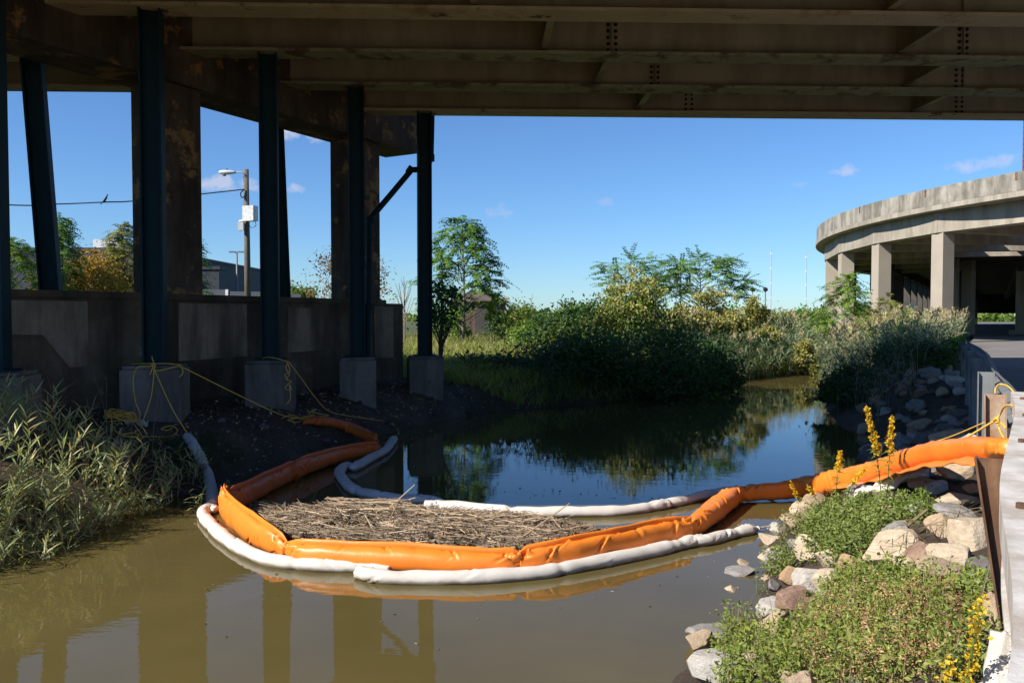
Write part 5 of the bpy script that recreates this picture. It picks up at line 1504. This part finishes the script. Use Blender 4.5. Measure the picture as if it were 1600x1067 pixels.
bare_tree('leafless grey sapling between the wall end and the last column', 631, 38, 432)
bare_tree('leafless twigs sticking up above the flat topped tree', 1062, 45, 394, 10)
bare_tree('bare branched sapling in front of the yellow autumn tree', 172, 44, 362, 14)

# trees seen through the bent openings
pinnate_tree('leafy_tree', 'bright green tree at the far left in front of the warehouse', 18, 38, 372, 130, 'bright', tips=34, fr=11, flen=.8, npairs=8, leafL=.22, leafW=.07, low=.4)
pinnate_tree('leafy_tree', 'green tree with pointed top just right of the leaning post', 98, 40, 336, 66, 'green', tips=34, fr=10, flen=.8, npairs=8, leafL=.22, leafW=.07, low=.45)
shrub('autumn_tree', 'orange yellow autumn tree in the middle of the left opening', 142, 42, 388, 120, 'autumn', 'tree', clumps=46, leaves=170, size=.16, trunk=.45, tight=.13)
pinnate_tree('leafy_tree', 'yellowish green pointed tree left of the rope column', 194, 44, 347, 70, 'yellowgreen', tips=34, fr=10, flen=.85, npairs=8, leafL=.24, leafW=.075, low=.45)
pinnate_tree('leafy_tree', 'green tree peeking out behind the pier near the dark shed', 300, 46, 372, 74, 'green', tips=26, fr=9, flen=.9, npairs=8, leafL=.24, leafW=.07, low=.4)
shrub('small_tree', 'small olive round tree low behind the wall', 464, 60, 428, 50, 'olive', 'tree', clumps=26, leaves=110, size=.2, trunk=.5, tight=.13)
shrub('thin_tree', 'sparse brown leaved tree behind the wide pier', 548, 50, 366, 128, 'brownish', 'tree', clumps=54, leaves=44, size=.17, trunk=.35, tight=.085, bark='palebark')
# far wood closing the horizon
mb = MB()
n = 26000
xx = rng.uniform(-420, 420, n); yy = rng.uniform(300, 380, n)
zz = rng.random(n) ** .8 * (3.2 + 2.0 * np.sin(xx * .05) + 1.2 * np.sin(xx * .23 + 1) + rng.normal(0, .4, n)) + 1
add_leaves(mb, np.c_[xx, yy, zz], 2.2, .6)
tag(mb.build('far_wood', LM['olive']), 'low far wood along the horizon', 'wood', kind='stuff')

# ---- weeds of the near right bank
def weeds(mb, xy, hgt, nl=22, size=.045, mi=0, mi_stem=1, spread=.45, droop=.2):
    n = len(xy); rt = on_ground(xy)
    a = rng.uniform(0, 6.28, n); ld = np.c_[np.cos(a), np.sin(a)] * rng.uniform(.1, 1, n)[:, None] * spread
    h = hgt * rng.uniform(.5, 1.15, n)
    d = unit(np.c_[ld, np.ones(n)])
    add_ribbons(mb, rt, d, h, .007, droop, mi_stem)
    t = rng.uniform(.2, 1, (n, nl))
    pos = rt[:, None] + d[:, None] * (h[:, None] * t)[..., None] - np.array([0, 0, 1]) * (droop * h[:, None] * t * t)[..., None]
    pos = pos + rng.normal(0, 1, pos.shape) * (.055 * (1.2 - t))[..., None]
    add_leaves(mb, pos.reshape(-1, 3), size, .5, .3, mi)
def GP(pix): return np.array([G(X, Y)[:2] for X, Y in pix])
mb = MB()
lowp = GP([(1225, 1005), (1285, 968), (1310, 935), (1340, 910), (1400, 915), (1445, 925), (1490, 945), (1530, 965), (1535, 1030), (1520, 1090), (1130, 1090), (1120, 1050), (1150, 1010)])
weeds(mb, in_poly(lowp, 620), .30, 30, .028, 0, 1)
weeds(mb, in_poly(lowp, 160), .46, 9, .022, 0, 1, .5)
weeds(mb, in_poly(GP([(1310, 900), (1400, 905), (1450, 920), (1400, 950), (1290, 950)]), 150), .22, 20, .032, 0, 1)
weeds(mb, in_poly(GP([(1475, 930), (1545, 905), (1545, 935), (1490, 950)]), 40), .2, 20, .03, 0, 1)
tag(mb.build('weed_cover', [LM['weed'], LM['drygrass']]), 'tangled green weeds covering the stones of the near right bank', 'weeds', kind='stuff')
mb = MB()
dry = GP([(1290, 960), (1380, 945), (1440, 960), (1480, 1000), (1500, 1090), (1260, 1090), (1240, 1040)])
weeds(mb, in_poly(dry, 170), .32, 44, .015, 0, 1, .35, .1)
weeds(mb, in_poly(GP([(1400, 960), (1500, 940), (1530, 1040), (1430, 1060)]), 40), .24, 20, .03, 2, 2, .4, .1)
tag(mb.build('dry_weed_cover', [LM['dryweed'], LM['drygrass'], LM['redweed']]), 'dried orange brown weeds in the middle of the near bank', 'weeds', kind='stuff')

def weed_plant(name, label, pix, hgt, n, nl, size, mat, stem='drygrass', spread=.5, cat='weed'):
    p = GP(pix); c = p.mean(0)
    t = empty(name, (c[0], c[1], H(*c)), label, cat)
    mb, ms = MB(), MB()
    xy = in_poly(p, n) if len(pix) > 2 else c + rng.normal(0, .05, (n, 2))
    nn = len(xy); rt = on_ground(xy); a = rng.uniform(0, 6.28, nn)
    out = unit(np.c_[xy - c, np.zeros(nn)] + 1e-4)[:, :2]
    ld = (np.c_[np.cos(a), np.sin(a)] * .6 + out * .7) * rng.uniform(.1, 1, nn)[:, None] * spread
    h = hgt * rng.uniform(.5, 1.1, nn); d = unit(np.c_[ld, np.ones(nn)])
    add_ribbons(ms, rt, d, h, .008, .2)
    tt = rng.uniform(.15, 1, (nn, nl))
    pos = rt[:, None] + d[:, None] * (h[:, None] * tt)[..., None] - np.array([0, 0, .2]) * (h[:, None] * tt * tt)[..., None]
    pos = pos + rng.normal(0, 1, pos.shape) * (.08 * (1.15 - tt))[..., None]
    add_leaves(mb, pos.reshape(-1, 3), size, .5, .3)
    ms.build('stems', LM[stem], t); mb.build('foliage', LM[mat], t)
    return t
weed_plant('leafy_bush', 'dense green leafy weed bush between the orange boom and the stones', [(1262, 838), (1300, 810), (1360, 808), (1392, 838), (1385, 872), (1310, 888), (1270, 872)], .36, 230, 95, .034, 'weedbush', cat='bush')
weed_plant('leafy_bush', 'smaller olive leafy weed right of the dense bush near the white cloth', [(1390, 800), (1440, 795), (1455, 815), (1400, 822)], .28, 60, 40, .03, 'olive', cat='bush')
weed_plant('vine', 'thin green vine weed leaning over the water below the dense bush', [(1198, 900), (1222, 872), (1240, 888), (1222, 908)], .3, 36, 26, .034, 'weedbush')
weed_plant('vine', 'wispy weed stems over the water near the thin boom tail', [(1222, 838), (1250, 815), (1258, 850)], .4, 26, 14, .03, 'weedbush')
weed_plant('vine', 'wispy weed stems over the water beside the pointed tan rock', [(1128, 1025), (1160, 995), (1180, 1000), (1165, 1030)], .42, 30, 14, .03, 'weed')
for X, Y in [(1150, 905), (1182, 935)]:
    q = P(X, Y, z=-.05); mb = MB(); k = 2
    weeds(mb, q[:2] + rng.normal(0, .003, (k, 2)), .34, 18, .03, 0, 1, .5)
    tag(mb.build('water_weed', [LM['weedbush'], LM['drygrass']], None, origin=q), {1150: 'tiny green weed sprouting alone out of the water', 1182: 'thin upright weed stem rising from the water beside the stones'}[X], 'weed')
# big single leaves in the cover
mb = MB(); add_leaves(mb, on_ground(in_poly(lowp, 60), .2) + rng.normal(0, .03, (60, 3)), .045, .75, .2)
tag(mb.build('broad_leaf_weed', LM['yellowgreen']), 'scattered broad yellow green leaves over the weeds', 'weeds', kind='stuff')

def goldenrod(label, X0, Y0, X1, Y1, plume, r=.05, near=None, curve=0, n=420, size=.02):
    b = G(X0, Y0) if near is None else P(X0, Y0, y=near)
    tip = P(X1, Y1, y=b[1] - .05)
    t = empty('goldenrod', b, label, 'flower', 'goldenrod flowers')
    pts = catmull([b, (b + tip) / 2 + [curve, 0, .0], tip], 10)
    mb = MB(); mb.tube(pts, np.linspace(.006, .003, len(pts)), 5); mb.build('stem', LM['weedbush'], t)
    L = np.linalg.norm(tip - b)
    nl = int(34 * L / .6) + 8; tt = rng.uniform(.15, 1 - plume * .8, nl)
    idx = (tt * (len(pts) - 1)).astype(int)
    a = rng.uniform(0, 6.28, nl); d = np.c_[np.cos(a), np.sin(a), rng.uniform(-.1, .6, nl)]
    mb = MB(); add_ribbons(mb, pts[idx], d, rng.uniform(.06, .11, nl), .016, .5); mb.build('leaves', LM['weed'], t)
    # florets on short side sprays
    m = 34; f = np.linspace(1 - plume, 1.0, m); idx = np.minimum((f * (len(pts) - 1)), len(pts) - 1.001)
    i0 = idx.astype(int); p0 = pts[i0] + (pts[np.minimum(i0 + 1, len(pts) - 1)] - pts[i0]) * (idx - i0)[:, None]
    taper = np.clip((1 - f) / plume, .12, 1) ** .7
    a = rng.uniform(0, 6.28, m); e = p0 + np.c_[np.cos(a), np.sin(a), np.full(m, .7)] * (r * taper)[:, None]
    k = n // m; s = rng.random((m, k))
    pos = p0[:, None] + (e - p0)[:, None] * s[..., None] + rng.normal(0, .007, (m, k, 3))
    mb = MB(); add_leaves(mb, pos.reshape(-1, 3), size, .8, .3); mb.build('flower_spike', LM['goldrod'], t)
goldenrod('tallest goldenrod with a leaning golden spike above the orange boom', 1379, 800, 1354, 638, .45, .06, curve=.03, n=700)
goldenrod('upright goldenrod right of the tallest one', 1384, 802, 1394, 652, .38, .042, n=560)
goldenrod('goldenrod with a small spike left of the tallest one', 1303, 795, 1313, 706, .36, .05, n=420)
goldenrod('small goldenrod leaning left low over the shaded orange boom', 1255, 795, 1236, 756, .6, .03, n=260)
goldenrod('goldenrod stem bent right across the orange boom', 1322, 790, 1352, 733, .4, .03, curve=-.06, n=240)
goldenrod('small goldenrod leaning left beside the low one', 1290, 800, 1262, 760, .35, .025, n=160)
goldenrod('near goldenrod spike in front of the tan boulder at the lower right', 1500, 1125, 1534, 934, .8, .022, near=2.1, n=330, size=.011)
goldenrod('short near goldenrod at the bottom edge left of the near spike', 1470, 1125, 1484, 1032, .6, .02, near=2.2, n=150, size=.011)

# dry twigs on the bank
mb = MB()
c = G(1450, 852); n = 130
xy = c[:2] + rng.normal(0, 1, (n, 2)) * [.35, .28]
a = rng.normal(.6, .7, n); L = rng.uniform(.15, .5, n)
d = np.c_[np.cos(a), np.sin(a), rng.normal(.1, .15, n)]
add_ribbons(mb, on_ground(xy, .12) + np.c_[np.zeros((n, 2)), rng.random(n) * .08] - d * L[:, None] / 2, d, L, .008, .05)
p0, p1 = G(1398, 858), G(1448, 832)
mb.tube([p0 + [0, 0, .12], p1 + [0, 0, .2]], [.02, .012], 6)
tag(mb.build('twig_litter', LM['drygrass']), 'dry twigs and stems caught between the boulders', 'debris', kind='stuff')
# leaf litter and small stones on the shaded mud
mb = MB()
n = 3600
yy = rng.uniform(11, 23, n); xx = XC + .57 * yy + rng.uniform(-1, 6, n)
k = ~inside(xx, yy, CREEK) & (seg_dist(xx, yy, LEFT) < 4)
xy = np.c_[xx, yy][k]
add_leaves(mb, on_ground(xy, .02), .06, .45, .0)
tag(mb.build('mud_litter', M['straw']), 'bits of dead reed and litter on the dark mud', 'litter', kind='stuff')

# leaves and specks drifting on the water
mb = MB()
q = np.vstack([in_poly(np.array([W(*p) for p in [(300, 800), (500, 950), (900, 930), (1180, 840), (1200, 960), (900, 1060), (300, 1000)]]), 45), in_poly(np.array([W(*p) for p in [(540, 745), (680, 775), (1050, 782), (1000, 765), (700, 760)]]), 70)])
add_leaves(mb, np.c_[q, np.full(len(q), .004)], .032, .45, 0, dirs=np.c_[rng.normal(size=(len(q), 2)), np.zeros(len(q))])
tag(mb.build('water_litter', M['chaff']), 'dead leaves and specks drifting on the water around the booms', 'litter', kind='stuff')

# stones and clods scattered over the shaded mud
v2, f2 = ico(2)
n = 420
yy = rng.uniform(11, 23, n); xx = XC + .57 * yy + rng.uniform(-.9, 5, n)
k = ~inside(xx, yy, CREEK) & (seg_dist(xx, yy, LEFT) < 3.2)
xy = np.c_[xx, yy][k]; rt = on_ground(xy, .0)
mb = MB()
for c in rt:
    sz = rng.gamma(2, .022) + .015
    d = unit(rng.normal(size=3)); w = v2 - np.maximum(0, v2 @ d - .4)[:, None] * d
    w = w * (1 + .18 * np.sin(w @ rng.normal(0, 2.5, 3) + rng.uniform(0, 6))[:, None]) * rng.uniform(.6, 1.2, 3) * [1, 1, .7]
    mb.add(w * sz + c, f2, int(rng.random() < .35))
tag(mb.build('bank_gravel', [M['soil'], ROCK['dark']]), 'clods and small stones strewn over the shaded mud bank', 'gravel', kind='stuff')
